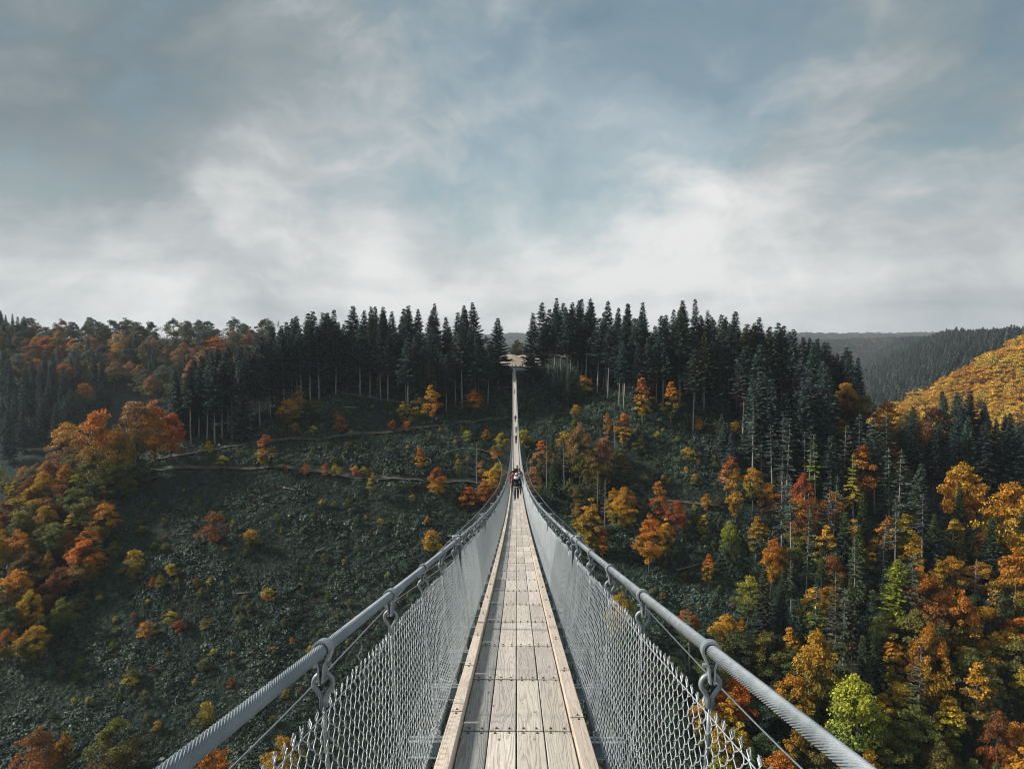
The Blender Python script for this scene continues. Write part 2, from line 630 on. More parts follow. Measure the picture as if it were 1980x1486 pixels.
# ------------------------------------------------------------------ ground sheets
def grid_sheet(name, xs, ys, skip=None, mat=GROUND, fine=True):
    X, Y = np.meshgrid(xs, ys)
    Z = H(X, Y, fine)
    V = np.stack([X.ravel(), Y.ravel(), Z.ravel()], 1)
    nx, ny = len(xs), len(ys)
    i, j = np.meshgrid(np.arange(nx - 1), np.arange(ny - 1))
    a = (j * nx + i).ravel()
    F = np.stack([a, a + 1, a + nx + 1, a + nx], 1)
    if skip is not None:
        cx = (X[:-1, :-1] + X[1:, 1:]).ravel() / 2
        cyy = (Y[:-1, :-1] + Y[1:, 1:]).ravel() / 2
        F = F[~((cx > skip[0]) & (cx < skip[1]) & (cyy > skip[2]) & (cyy < skip[3]))]
    o = link(name, mk_mesh(name, V, F, mat, True))
    return tag(o, kind='structure')


grid_sheet('terrain', np.arange(-340, 340.1, 2.0), np.arange(-60, 500.1, 2.0))
grid_sheet('hills', np.concatenate([np.arange(-5340, -340, 50.0), np.arange(-340, 340, 20.0), np.arange(340, 2100, 25.0), np.arange(2100, 6400, 50.0)]),
           np.concatenate([np.arange(-3060, -60, 60.0), np.arange(-60, 500, 20.0), np.arange(500, 1000, 20.0), np.arange(1000, 2600, 32.0), np.arange(2600, 7000, 60.0)]),
           skip=(-319, 319, -39, 479))


def ribbon(name, pix, hw, mat=PATHM, lift=0.18, label=None):
    P = np.array([ground_at(x, y)[:2] for x, y in pix])
    L = smooth_line(P, 10)
    T = np.gradient(L, axis=0)
    T /= np.linalg.norm(T, axis=1, keepdims=True)
    Nn = np.stack([-T[:, 1], T[:, 0]], 1)
    off = np.array([-1, -0.4, 0.4, 1]) * hw
    XY = L[:, None, :] + off[None, :, None] * Nn[:, None, :]
    jit = rng.normal(0, 0.12, XY.shape[:2])
    XY = XY + jit[:, :, None] * Nn[:, None, :]
    zc = H(L[:, 0], L[:, 1])[:, None]
    # a shelf cut into the slope: nearly level across
    Z = 0.75 * zc + 0.25 * H(XY[..., 0], XY[..., 1]) + lift
    Z = np.maximum(Z, H(XY[..., 0], XY[..., 1]) + 0.05)
    V = np.concatenate([XY, Z[..., None]], -1).reshape(-1, 3)
    n, k = len(L), 4
    i, j = np.meshgrid(np.arange(n - 1), np.arange(k - 1), indexing='ij')
    a = (i * k + j).ravel()
    F = np.stack([a, a + 1, a + k + 1, a + k], 1)
    o = link(name, mk_mesh(name, V, F, mat, True))
    tag(o, label, kind='structure')
    PATHS.append((L, hw))


ribbon('path', [(290, 910), (400, 903), (520, 904), (600, 911), (720, 926), (800, 926), (880, 930), (985, 933)], 1.0)
ribbon('path', [(290, 892), (350, 880), (415, 868), (500, 852), (600, 851), (700, 839), (850, 824), (985, 806)], 1.0)
ribbon('path', [(632, 738), (612, 748), (628, 757), (700, 768), (770, 778), (820, 790)], .8)
ribbon('path', [(1290, 968), (1345, 974), (1400, 982)], .7)

# the stubble field behind the far bridge end
fx = np.linspace(-8, 10, 21)
fy = np.linspace(280, 425, 40)
FX, FY = np.meshgrid(fx, fy)
FX = FX + (FY - 280) * 0.02 * np.sign(FX)
FZ = H(FX, FY) + 0.12
nx = len(fx)
ii, jj = np.meshgrid(np.arange(nx - 1), np.arange(len(fy) - 1))
aa = (jj * nx + ii).ravel()
tag(link('field', mk_mesh('field', np.stack([FX.ravel(), FY.ravel(), FZ.ravel()], 1), np.stack([aa, aa + 1, aa + nx + 1, aa + nx], 1), FIELDM, True)), kind='structure')
# ------------------------------------------------------------------ plants
def quads(C, A, B, lv, lh):
    """leaf sprays: centre C, half axes A and B (n,3) -> diamond shaped quads, slightly folded"""
    n = len(C)
    V = np.stack([C - A, C - 0.15 * A + B, C + A, C - 0.15 * A - B], 1)
    F = np.arange(n * 4).reshape(n, 4)
    return V.reshape(-1, 3), F, np.repeat(lv, 4), np.repeat(lh, 4)


def unit(v):
    return v / (np.linalg.norm(v, axis=-1, keepdims=True) + 1e-9)


def crown_mesh(name, C, A, B, r, top, bot, mat=LEAF):
    lv = np.clip(r.normal(0.5, 0.22, len(C)), 0, 1)
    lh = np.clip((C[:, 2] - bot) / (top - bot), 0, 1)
    V, F, lv, lh = quads(C, A, B, lv, lh)
    return mk_mesh(name, V, F, mat, False, {'lv': lv, 'lh': lh})


def branch_path(r, p0, d, L, n=5, wob=0.12, lift=0.0):
    P = [np.array(p0, float)]
    d = unit(np.array(d, float))
    for i in range(n):
        d = unit(d + r.normal(0, wob, 3) + np.array([0, 0, lift]))
        P.append(P[-1] + d * L / n)
    return np.array(P)


def gen_broadleaf(seed, Ht=18.0, W=12.0, base=0.22, nclump=95, per=92, leaf=0.225, shrub=False, bare=0.0, top_round=0.6):
    r = np.random.default_rng(seed)
    tr = MB()
    lean = r.normal(0, 0.03, 2)
    if shrub:
        stems = 4
    else:
        stems = 1
    R0 = Ht * 0.017 + 0.03
    z0 = base * Ht
    trunk_top = Ht * 0.78
    if not shrub:
        n = 8
        zz = np.linspace(-0.4, trunk_top, n)
        P = np.stack([lean[0] * zz + np.cumsum(r.normal(0, .05, n)), lean[1] * zz + np.cumsum(r.normal(0, .05, n)), zz], 1)
        tr.tube(P, np.linspace(R0, R0 * 0.25, n), 7)
    # clump centres fill an egg-shaped volume, more of them near its surface
    Cs, Ls = [], []
    while len(Cs) < nclump:
        u = unit(r.normal(0, 1, 3))
        rad = r.uniform(0.25, 1.0) ** 0.45
        h = u[2] * rad * 0.5 + 0.5
        prof = (0.55 + 0.45 * math.sin(min(1, h / 0.45) * PI / 2)) * (1 - max(0, (h - 0.42) / 0.58) ** 2.2 * top_round)
        lump = 1 + 0.22 * math.sin(3 * math.atan2(u[1], u[0]) + seed) + 0.15 * math.sin(5 * h * PI + seed * 1.7)
        c = np.array([u[0] * rad * W / 2 * prof * lump, u[1] * rad * W / 2 * prof * lump, z0 + h * (Ht - z0)])
        c[:2] += lean * c[2]
        Cs.append(c)
    Cs = np.array(Cs)
    # limbs
    limbs = r.choice(len(Cs), min(len(Cs), 16 if not shrub else 9), replace=False)
    for k in limbs:
        c = Cs[k]
        zs = max(0.02 if shrub else z0 * 0.8, c[2] - np.hypot(c[0], c[1]) * r.uniform(0.5, 1.1))
        zs = min(zs, trunk_top * 0.95)
        p0 = np.array([lean[0] * zs, lean[1] * zs, zs if not shrub else -0.1])
        d = c - p0
        mid = p0 + d * 0.5 + np.array([0, 0, -0.06 * Ht * 0.3]) + r.normal(0, 0.02 * Ht, 3) * 0.5
        P = np.array([p0, p0 * .6 + mid * .4, mid, mid * .45 + c * .55, c])
        rb = R0 * (0.42 if not shrub else 0.6)
        tr.tube(P, np.linspace(rb, rb * 0.15, 5), 5, cap=False)
        for q in range(3 if bare == 0 else 7):
            a = P[r.integers(1, 5)]
            Pb = branch_path(r, a, unit(c - p0) + r.normal(0, 0.6, 3), Ht * r.uniform(.1, .18), 3, .2, .05)
            tr.tube(Pb, np.linspace(rb * .25, 0.012, 4), 4, cap=False)
    A_, B_, C_ = [], [], []
    for c in Cs:
        n = int(per * r.uniform(0.5, 1.5) * (1 - bare))
        if n < 1:
            continue
        rc = (W * 0.10 + 0.3) * r.uniform(0.7, 1.35)
        q = unit(r.normal(0, 1, (n, 3))) * (r.uniform(0.1, 1, (n, 1)) ** 0.5) * rc
        q[:, 2] *= 0.45
        out = unit(np.array([c[0], c[1], 0.0]) + 1e-3)
        q[:, 2] -= 0.18 * (q @ out) * r.uniform(0.2, 1.4)
        nrm = unit(np.stack([r.normal(0, .55, n), r.normal(0, .55, n), r.uniform(0.25, 1.0, n)], 1) + 0.35 * out)
        t1 = unit(np.cross(nrm, r.normal(0, 1, (n, 3))))
        t2 = np.cross(nrm, t1)
        s = leaf * r.uniform(0.6, 1.45, (n, 1))
        C_.append(c + q)
        A_.append(t1 * s)
        B_.append(t2 * s * r.uniform(0.45, 0.8, (n, 1)))
    trunk = tr.mesh('trunk', BARK_D, True)
    if not C_:
        return trunk, None, Ht
    crown = crown_mesh('crown', np.concatenate(C_), np.concatenate(A_), np.concatenate(B_), r, Ht, z0)
    return trunk, crown, Ht


def gen_conifer(seed, Ht=28.0, W=7.0, base=0.12, dens=1.0, whorl=0.62, gaunt=False, dead=False, droop=0.3, low_bare=True, side=0.0):
    r = np.random.default_rng(seed)
    tr = MB()
    n = 9
    zz = np.linspace(-0.5, Ht * 0.985, n)
    wob = np.cumsum(r.normal(0, .03, (n, 2)), 0)
    R0 = Ht * 0.0085 + 0.06
    tr.tube(np.stack([wob[:, 0], wob[:, 1], zz], 1), np.linspace(R0, 0.03, n), 7)
    C_, A_, B_ = [], [], []
    z = base * Ht
    zt = Ht * 0.985
    if low_bare and base > 0.15:
        for k in range(int(18 * base)):
            zb = r.uniform(0.12, base) * Ht
            a = r.uniform(0, 2 * PI)
            P = branch_path(r, (0, 0, zb), (math.cos(a), math.sin(a), -0.1), r.uniform(.5, 1.8), 3, .1)
            tr.tube(P, np.linspace(.035, .012, 4), 3, cap=False)
    while z < zt:
        f = (z - base * Ht) / (Ht * (1 - base))
        prof = (1 - f) ** 0.95 * (0.55 + 0.45 * min(1, f / 0.22))
        L0 = W / 2 * prof + 0.12
        nb = r.integers(5, 8)
        a0 = r.uniform(0, 2 * PI)
        for b in range(nb):
            if (gaunt and r.random() < 0.35):
                continue
            a = a0 + b * 2 * PI / nb + r.normal(0, .2)
            L = L0 * r.uniform(0.62, 1.2)
            if side:
                L *= 1 + side * math.cos(a - 1.0)
            d = np.array([math.cos(a), math.sin(a), 0])
            up = 0.45 * f - droop * (1 - f) * r.uniform(.6, 1.3)
            zz0 = z + r.uniform(-.25, .25)
            m = max(2, int(round(L / 0.36 * dens)))
            tt = (np.arange(m) + r.uniform(.2, .9, m)) / m
            tip = 0.28 * tt ** 2 * L * 0.5
            S = np.stack([d[0] * L * tt, d[1] * L * tt, zz0 + up * L * tt + tip], 1)
            if dead or (gaunt and r.random() < .4) or L > 1.3:
                P = np.stack([d[0] * L * np.linspace(0, 1, 4), d[1] * L * np.linspace(0, 1, 4), zz0 + up * L * np.linspace(0, 1, 4) + 0.14 * L * np.linspace(0, 1, 4) ** 2], 1)
                tr.tube(P, np.linspace(.03 + .008 * L, .01, 4), 3, cap=False)
            if dead:
                for q in range(3):
                    aa = a + r.choice([-1, 1]) * r.uniform(.4, .9)
                    p = P[r.integers(1, 4)]
                    tr.tube(np.array([p, p + np.array([math.cos(aa), math.sin(aa), r.uniform(-.3, .2)]) * L * .4]), [.018, .008], 3, cap=False)
                continue
            for sgn in (-1, 0, 1):
                k = len(S)
                ang = a + sgn * r.uniform(.45, .95, k)
                dirs = np.stack([np.cos(ang), np.sin(ang), r.uniform(-.32, .1, k)], 1)
                ln = (0.40 + 0.16 * L * (1 - 0.5 * tt)) * r.uniform(.7, 1.3, k) * (0.8 if sgn else 1)
                nrm = unit(np.stack([r.normal(0, .6, k) + .35 * d[0], r.normal(0, .6, k) + .35 * d[1], np.ones(k)], 1))
                dirs = unit(dirs)
                B = unit(np.cross(nrm, dirs))
                C_.append(S + dirs * ln[:, None] * .6)
                A_.append(dirs * ln[:, None])
                B_.append(B * (ln * r.uniform(.3, .55, k))[:, None])
        z += whorl * r.uniform(.7, 1.3) * (1.0 if f < .6 else .75)
    if not dead:
        # leader
        C_.append(np.array([[wob[-1, 0], wob[-1, 1], Ht * .985]]))
        A_.append(np.array([[0, 0, .55]]))
        B_.append(np.array([[.1, 0.03, 0]]))
    trunk = tr.mesh('trunk', BARK_C, True)
    if dead:
        return trunk, None, Ht
    crown = crown_mesh('crown', np.concatenate(C_), np.concatenate(A_), np.concatenate(B_), r, Ht, base * Ht)
    return trunk, crown, Ht


KIND = {
    'D': [gen_broadleaf(100 + k, 18, w, b) for k, (w, b) in enumerate([(12, .2), (10.5, .26), (13, .16), (11, .3), (12.5, .2)])],
    'T': [gen_broadleaf(120 + k, 16, w, b, 62, 78, .225, top_round=.85) for k, (w, b) in enumerate([(6, .1), (5.2, .14), (6.8, .08), (5.6, .18)])],
    'S': [gen_broadleaf(140 + k, 4, w, 0.02, 36, 58, .12, True, top_round=.7) for k, w in enumerate([3.9, 3.2, 4.6, 3.5, 2.8])],
    'C': [gen_conifer(200 + k, 28, w, b) for k, (w, b) in enumerate([(10.4, .06), (9.2, .12), (11, .08), (9.8, .16), (8.6, .05)])],
    'P': [gen_conifer(220 + k, 30, w, b) for k, (w, b) in enumerate([(9.4, .40), (10, .34), (8.8, .48), (10.4, .42), (8.2, .52)])],
    'G': [gen_conifer(240 + k, 28, w, b, .8, 1.15, True, droop=.45, side=.3) for k, (w, b) in enumerate([(6.4, .4), (5.6, .55), (7, .3)])],
    'L': [gen_conifer(260 + k, 22, w, b, 1.3, .7, False, droop=.5, side=.2) for k, (w, b) in enumerate([(8, .16), (7, .3)])],
    'K': [gen_conifer(280 + k, 20, 5.5, .35, 1, 1.0, True, True) for k in range(2)],
    'B': [gen_broadleaf(300 + k, 16, 10, .2, 60, 20, .3, bare=.86) for k in range(2)],
}
COLS = dict(
    orange=(.48, .195, .02), gold=(.48, .27, .024), yellow=(.42, .32, .035), rust=(.24, .092, .028), red=(.42, .125, .025), brown=(.17, .085, .042),
    olive=(.17, .165, .035), lime=(.27, .31, .03), green=(.07, .10, .035), grey=(.095, .11, .085), spruce=(.075, .115, .105), dark=(.050, .080, .073),
    mossy=(.075, .095, .055), pale=(.11, .14, .095), bluegreen=(.075, .115, .10), purple=(.09, .06, .085), tan=(.34, .20, .09))
CNT = {'n': 0}


def plant(name, kind, X, Y, h, c1, c2, label, cat, group=None, wf=1.0, var=None, rot=None, z=None):
    vs_ = KIND[kind]
    CNT['n'] += 1
    tm, cm, h0 = vs_[var % len(vs_) if var is not None else random.randrange(len(vs_))]
    o = bpy.data.objects.new(name, None)
    COL.objects.link(o)
    o.empty_display_size = 0.5
    zz = float(H(X, Y)) if z is None else z
    o.location = (X, Y, zz - 0.1)
    s = h / h0
    o.scale = (s * wf, s * wf, s)
    o.rotation_euler = (random.gauss(0, .022), random.gauss(0, .022), random.uniform(0, 6.28) if rot is None else rot)
    tag(o, label, cat, group)
    t = link('trunk', tm, o)
    if cm is not None:
        c = link('crown', cm, o)
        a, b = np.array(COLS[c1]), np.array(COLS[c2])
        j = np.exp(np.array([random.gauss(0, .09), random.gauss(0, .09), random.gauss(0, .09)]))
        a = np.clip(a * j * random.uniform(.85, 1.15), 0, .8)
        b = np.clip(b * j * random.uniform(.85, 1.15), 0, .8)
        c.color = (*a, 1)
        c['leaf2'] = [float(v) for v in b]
    return o


def at_px(x, ytop, ybot, sink=0.0):
    """position on the slope of a plant whose foot shows at (x, ybot), and its height when its tip shows at ytop"""
    X, Y, Z = ground_at(x, ybot)
    d = px_ray(x, ytop)
    return X, Y, max(1.0, float(d[2] * Y - Z))


NAMES = {'D': ('broadleaf_tree', 'tree'), 'T': ('slender_tree', 'tree'), 'S': ('shrub', 'shrub'), 'C': ('spruce_tree', 'conifer'), 'P': ('spruce_tree', 'conifer'),
         'G': ('gaunt_conifer', 'conifer'), 'L': ('larch_tree', 'larch'), 'K': ('dead_conifer', 'dead tree'), 'B': ('bare_tree', 'bare tree')}

# x, tip y, foot y, kind, upper colour, lower colour, width factor, label
SINGLE = [
    # the dark slope left of the bridge
    (416, 988, 1047, 'S', 'rust', 'rust', .85, 'dense rust-red egg-shaped bush alone on the dark slope'),
    (487, 1020, 1056, 'S', 'gold', 'olive', 1.15, 'yellow and orange shrub just right of the rust-red bush'),
    (256, 1058, 1112, 'S', 'yellow', 'olive', .85, 'yellow-topped shrub halfway down the far left slope'),
    (222, 1046, 1078, 'S', 'olive', 'olive', 1.0, 'dull olive shrub beside the yellow-topped one on the left'),
    (333, 1087, 1113, 'S', 'yellow', 'yellow', 1.1, 'small rounded yellow shrub above a red one on the left slope'),
    (294, 1113, 1138, 'S', 'red', 'orange', .8, 'small red-orange shrub among olive ones on the left slope'),
    (310, 1110, 1140, 'S', 'olive', 'olive', .9, 'dim olive shrub touching the small red-orange one'),
    (380, 1114, 1137, 'S', 'rust', 'brown', .7, 'thin reddish shrub right of the olive shrubs'),
    (520, 1133, 1160, 'S', 'yellow', 'gold', 1.0, 'bright yellow shrub standing alone mid slope above the handrail cable'),
    (331, 1180, 1206, 'S', 'yellow', 'olive', 1.1, 'yellow-green shrub directly above a rusty one low on the slope'),
    (346, 1196, 1222, 'S', 'rust', 'red', 1.1, 'rusty low shrub below the yellow-green one'),
    (285, 1200, 1232, 'S', 'orange', 'gold', 1.1, 'bright orange shrub low on the left slope'),
    (395, 1195, 1216, 'S', 'olive', 'yellow', .9, 'faint yellow shrub right of the rusty low pair'),
    (398, 1352, 1402, 'S', 'yellow', 'olive', .8, 'upright yellow shrub above the near end of the left cable'),
    (256, 1292, 1324, 'S', 'olive', 'yellow', 1.1, 'dim yellowish shrub near the lower left of the slope'),
    (445, 1308, 1328, 'S', 'rust', 'rust', .9, 'tiny rust shrub just above the left handrail cable'),
    (565, 1230, 1247, 'S', 'orange', 'gold', .9, 'tiny orange shrub close above the left handrail cable'),
    (152, 1150, 1178, 'S', 'olive', 'olive', 1.1, 'olive bush at the foot of the left-hand trees'),
    (835, 1020, 1066, 'S', 'gold', 'yellow', .8, 'golden egg-shaped bush beside the first steel post'),
    (826, 995, 1018, 'S', 'orange', 'rust', .8, 'small orange shrub just above the golden egg-shaped bush'),
    (718, 912, 968, 'T', 'yellow', 'olive', 1.0, 'small yellow-green tree standing below the lower path'),
    (848, 900, 966, 'D', 'red', 'gold', .8, 'flame-red tree with golden skirt left of the bridge'),
    (812, 863, 912, 'T', 'orange', 'gold', 1.3, 'upright orange tree above the flame-red one'),
    (512, 832, 908, 'T', 'red', 'yellow', 1.2, 'tall yellow tree with a red top beside the upper path'),
    (658, 800, 836, 'S', 'red', 'rust', .75, 'red-orange sapling above the upper path with a pale stem'),
    (760, 810, 834, 'S', 'orange', 'red', .9, 'left one of two small orange bushes above the upper path'),
    (789, 811, 834, 'S', 'orange', 'rust', .9, 'right one of two small orange bushes above the upper path'),
    (780, 775, 818, 'T', 'yellow', 'olive', 1.2, 'yellow sapling behind the two small orange bushes'),
    (836, 743, 822, 'T', 'gold', 'orange', 1.2, 'tall slim golden tree at the foot of the spruces'),
    (917, 752, 812, 'D', 'orange', 'olive', 1.05, 'broad tree, orange above and olive below, under the spruces'),
    (560, 770, 830, 'D', 'gold', 'olive', 1.0, 'wide yellow-olive tree at the edge of the left spruces'),
    (574, 745, 812, 'T', 'tan', 'gold', 1.3, 'brownish-gold tree against the trunks of the left spruces'),
    (612, 775, 815, 'S', 'olive', 'green', 1.5, 'wide dull olive bush below the bend of the top path'),
    (571, 815, 840, 'S', 'tan', 'olive', .9, 'pale tan shrub left of the red-orange sapling'),
    (607, 822, 842, 'S', 'yellow', 'olive', .9, 'small yellowish shrub below the wide olive bush'),
    (404, 852, 878, 'S', 'gold', 'yellow', .9, 'small golden shrub on the upper path by the walker'),
    (432, 880, 905, 'S', 'yellow', 'olive', 1.1, 'yellow shrub between the two paths on the left'),
    (590, 893, 917, 'S', 'red', 'orange', .8, 'first red bush of the row above the lower path, counted from the trees'),
    (629, 896, 920, 'S', 'red', 'rust', .8, 'dark red rounded bush in the row above the lower path'),
    (651, 898, 921, 'S', 'gold', 'yellow', .9, 'golden bush next to the dark red rounded one'),
    (686, 899, 922, 'S', 'gold', 'red', .9, 'gold bush with a red base in the row above the lower path'),
    (702, 902, 921, 'S', 'yellow', 'olive', .9, 'yellow-olive bush in the row above the lower path'),
    (714, 904, 923, 'S', 'rust', 'rust', .8, 'last rust bush of the row above the lower path'),
    (551, 897, 912, 'S', 'rust', 'red', .8, 'tiny rust bush under the tall red-topped tree'),
    (940, 829, 853, 'S', 'gold', 'yellow', 1.1, 'golden bush left of the bridge near the looping wind cable'),
    (905, 830, 854, 'S', 'yellow', 'olive', 1.0, 'pale yellow bush further left of the golden one by the wind cable'),
    (972, 834, 880, 'D', 'yellow', 'olive', .9, 'yellow-olive tree hugging the left side of the bridge'),
    (958, 858, 892, 'D', 'olive', 'gold', .9, 'olive-gold tree inside the loop of the left wind cable'),
    (885, 885, 920, 'T', 'yellow', 'olive', 1.1, 'thin yellow sapling beside the grey bare pole'),
    (931, 884, 931, 'T', 'tan', 'gold', 1.1, 'tan and gold tree below the loop of the left wind cable'),
    (967, 890, 960, 'D', 'yellow', 'olive', .8, 'bright yellow tree just left of the walking group'),
    (953, 905, 972, 'D', 'gold', 'tan', .9, 'gold tree behind the left fence near the walking group'),
    (938, 928, 992, 'D', 'orange', 'rust', .9, 'orange tree behind the left fence below the gold ones'),
    (905, 940, 982, 'S', 'red', 'orange', 1.3, 'flat red-orange bush left of the orange tree by the fence'),
    (922, 858, 940, 'K', 'grey', 'grey', .8, 'grey bare conifer pole left of the bridge below the wind cable'),
    (1165 - 355, 768, 806, 'S', 'olive', 'yellow', 1.1, 'olive bush beside the tall slim golden tree'),
    (735, 1000, 1020, 'S', 'yellow', 'olive', .8, 'pale yellow tuft in the middle of the dark slope'),
    (545, 1015, 1032, 'S', 'olive', 'olive', .8, 'faint olive tuft right of the yellow and orange shrub'),
    (450, 1003, 1020, 'S', 'yellow', 'olive', .7, 'tiny yellow tuft touching the rust-red bush'),
    # left wood
    (165, 738, 800, 'D', 'orange', 'olive', .9, 'round orange tree standing above the orange beeches on the left'),
    (300, 775, 905, 'D', 'orange', 'gold', .85, 'orange beech at the end of the left wood next to the spruces'),
    (268, 768, 925, 'D', 'tan', 'olive', .75, 'tan-topped beech in the middle of the orange left wood'),
    (205, 785, 965, 'D', 'orange', 'olive', .7, 'tall orange beech above the bare ground at the wood edge'),
    (232, 840, 968, 'D', 'orange', 'green', .75, 'orange and olive beech leaning over the slope at the wood edge'),
    (130, 815, 940, 'D', 'gold', 'brown', .85, 'broad gold beech with brown shade left of the tallest one'),
    (330, 795, 890, 'D', 'red', 'orange', .8, 'small flame-coloured beech touching the first spruces'),
    (420, 650, 705, 'D', 'red', 'gold', 1.5, 'glowing red and gold tree crown showing above the left spruces'),
    (60, 1140, 1235, 'D', 'gold', 'orange', .7, 'golden tree at the left picture edge halfway down'),
    (80, 1405, 1530, 'D', 'rust', 'red', .9, 'rust-brown tree in the bottom left corner'),
    (118, 1415, 1510, 'T', 'gold', 'olive', .9, 'slim golden tree touching the rust-brown one in the corner'),
    (225, 1388, 1530, 'D', 'olive', 'brown', .9, 'dim olive-brown tree left of the near cable'),
    (412, 1425, 1560, 'D', 'orange', 'rust', .8, 'orange tree under the left handrail cable at the bottom'),
    (545, 1415, 1540, 'D', 'gold', 'yellow', .8, 'golden tree showing between left cable and fence at the bottom'),
    # right of the bridge
    (1243, 727, 822, 'T', 'red', 'gold', 1.1, 'tall tree with red top and yellow skirt under the right spruces'),
    (1297, 737, 828, 'T', 'orange', 'olive', 1.15, 'tall tree orange above and green below right of the red-topped one'),
    (1128, 725, 765, 'S', 'gold', 'olive', 1.0, 'golden bush on the slope close to the far bridge end'),
    (1175, 797, 850, 'T', 'orange', 'gold', .95, 'slim orange tree, left one of a pair, below the right spruces'),
    (1204, 790, 866, 'T', 'orange', 'yellow', 1.1, 'taller orange tree, right one of the pair below the right spruces'),
    (1113, 780, 822, 'D', 'gold', 'olive', .9, 'gold and olive tree halfway up the slope right of the bridge'),
    (1096, 833, 872, 'S', 'gold', 'orange', 1.1, 'golden bush left of the big tan-orange tree'),
    (1122, 818, 950, 'D', 'tan', 'olive', .6, 'big tan-orange tree right of the looping wind cable'),
    (1160, 850, 955, 'D', 'brown', 'olive', .7, 'brown and olive tree behind the big tan-orange one'),
    (1048, 845, 905, 'T', 'orange', 'olive', 1.2, 'orange-topped tree beside the loop of the right wind cable'),
    (1071, 872, 905, 'S', 'red', 'rust', .9, 'small red bush below the orange-topped tree'),
    (1012, 828, 862, 'S', 'yellow', 'gold', 1.2, 'yellow bush hugging the right side of the bridge'),
    (1030, 900, 985, 'D', 'tan', 'olive', .7, 'tan tree between the right fence and the wind cable'),
    (1350, 808, 835, 'S', 'orange', 'gold', 1.2, 'orange bush at the foot of the lone bare-trunked spruce'),
    (1392, 812, 842, 'S', 'lime', 'olive', 1.0, 'lime-green bush right of the lone bare-trunked spruce'),
    (1428, 810, 842, 'S', 'gold', 'yellow', 1.3, 'broad golden bush under the grey-green conifers'),
    (1438, 706, 815, 'T', 'brown', 'red', .9, 'red-based slender tree against the grey-green conifers'),
    (1270, 832, 846, 'S', 'yellow', 'lime', .9, 'small bright yellow tuft in the middle of the right slope'),
    (1332, 865, 892, 'S', 'gold', 'olive', 1.1, 'gold-edged bush alone on the right slope'),
    (1352, 884, 896, 'S', 'orange', 'gold', .9, 'tiny orange tuft right of the gold-edged bush'),
    (1327, 900, 916, 'S', 'yellow', 'gold', .8, 'tiny yellow upright tuft below the gold-edged bush'),
    (1345, 913, 938, 'S', 'gold', 'olive', .9, 'yellow-olive bush above the short right-hand path'),
    (1236, 848, 880, 'S', 'olive', 'green', 1.2, 'olive bush below the pair of orange trees'),
    (1275, 920, 1010, 'T', 'orange', 'red', 1.0, 'upper flame-orange tree of the cluster on the right slope'),
    (1310, 965, 1045, 'D', 'red', 'rust', .8, 'rusty-red round tree at the right of the flame-orange cluster'),
    (1255, 995, 1110, 'D', 'orange', 'gold', .72, 'large orange and gold tree at the front of the flame-orange cluster'),
    (1290, 1000, 1080, 'T', 'gold', 'olive', 1.0, 'gold tree squeezed inside the flame-orange cluster'),
    (1143, 960, 1075, 'T', 'gold', 'yellow', 1.0, 'golden tree rising behind the right fence and cable'),
    (1165, 1020, 1085, 'T', 'red', 'orange', 1.0, 'red-orange tree at the foot of the golden one by the right cable'),
    (1222, 955, 988, 'S', 'tan', 'orange', 1.1, 'dull orange bush left of the flame-orange cluster'),
    (1366, 953, 985, 'S', 'orange', 'gold', .8, 'small orange bush on the short right-hand path'),
    (1360, 992, 1055, 'T', 'yellow', 'olive', 1.0, 'slim yellow-olive tree right of the rusty-red round one'),
    (1370, 1068, 1140, 'T', 'orange', 'yellow', .9, 'small orange-tipped tree on the dark bare patch'),
    (1412, 1005, 1115, 'D', 'lime', 'green', .62, 'pale green leafy tree among the yellow ones on the right'),
    (1462, 995, 1085, 'T', 'gold', 'olive', 1.2, 'yellow tree behind the pale green leafy one'),
    (1490, 1035, 1150, 'D', 'orange', 'gold', .7, 'bright golden-orange tree right of the pale green one'),
    (1445, 1110, 1215, 'D', 'yellow', 'olive', .72, 'open yellow-olive tree above the right cable'),
    (1430, 1190, 1260, 'T', 'orange', 'olive', .9, 'slender orange-olive tree below the open yellow one'),
    (1405, 880, 965, 'T', 'red', 'tan', 1.2, 'dark red tree under the grey-green conifers'),
    (1422, 895, 1015, 'T', 'gold', 'gold', .65, 'narrow leaning golden larch right of the dark red tree'),
    (1455, 900, 990, 'D', 'gold', 'olive', .75, 'gold and olive tree right of the narrow golden larch'),
    (1490, 930, 1010, 'D', 'orange', 'brown', .85, 'orange and brown tree below the tall grey trunks'),
    (1340, 672, 835, 'P', 'spruce', 'spruce', 1.05, 'lone spruce with long bare pale trunk on the right slope'),
    (1552, 915, 1030, 'D', 'red', 'gold', .6, 'red tree with yellow skirt crossed by pale trunks'),
    (1605, 945, 1040, 'D', 'orange', 'red', .75, 'orange tree right of the red one among the pale trunks'),
    (1668, 845, 1005, 'T', 'orange', 'tan', .85, 'orange larch crown high on a bare trunk'),
    (1650, 875, 1035, 'G', 'lime', 'yellow', 1.0, 'yellow-green larch just left of the orange one'),
    (1735, 865, 1075, 'G', 'pale', 'grey', 1.0, 'thin pale conifer with long trunk right of the orange larch'),
    (1578, 838, 1030, 'G', 'pale', 'lime', 1.0, 'yellowish-green tall thin conifer with very long pale trunk'),
    (1562, 860, 1020, 'K', 'grey', 'grey', .8, 'leafless grey conifer beside the yellowish-green one'),
    (1855, 892, 1060, 'D', 'gold', 'orange', .78, 'large glowing gold tree in front of the dark spruces at right'),
    (1955, 930, 1130, 'D', 'orange', 'gold', .72, 'large orange tree at the right picture edge'),
    (1960, 1060, 1250, 'D', 'orange', 'olive', .7, 'second orange tree at the right edge, under the large one'),
    (1730, 1085, 1270, 'L', 'lime', 'lime', 1.05, 'bright lime-green larch in the lower right wood'),
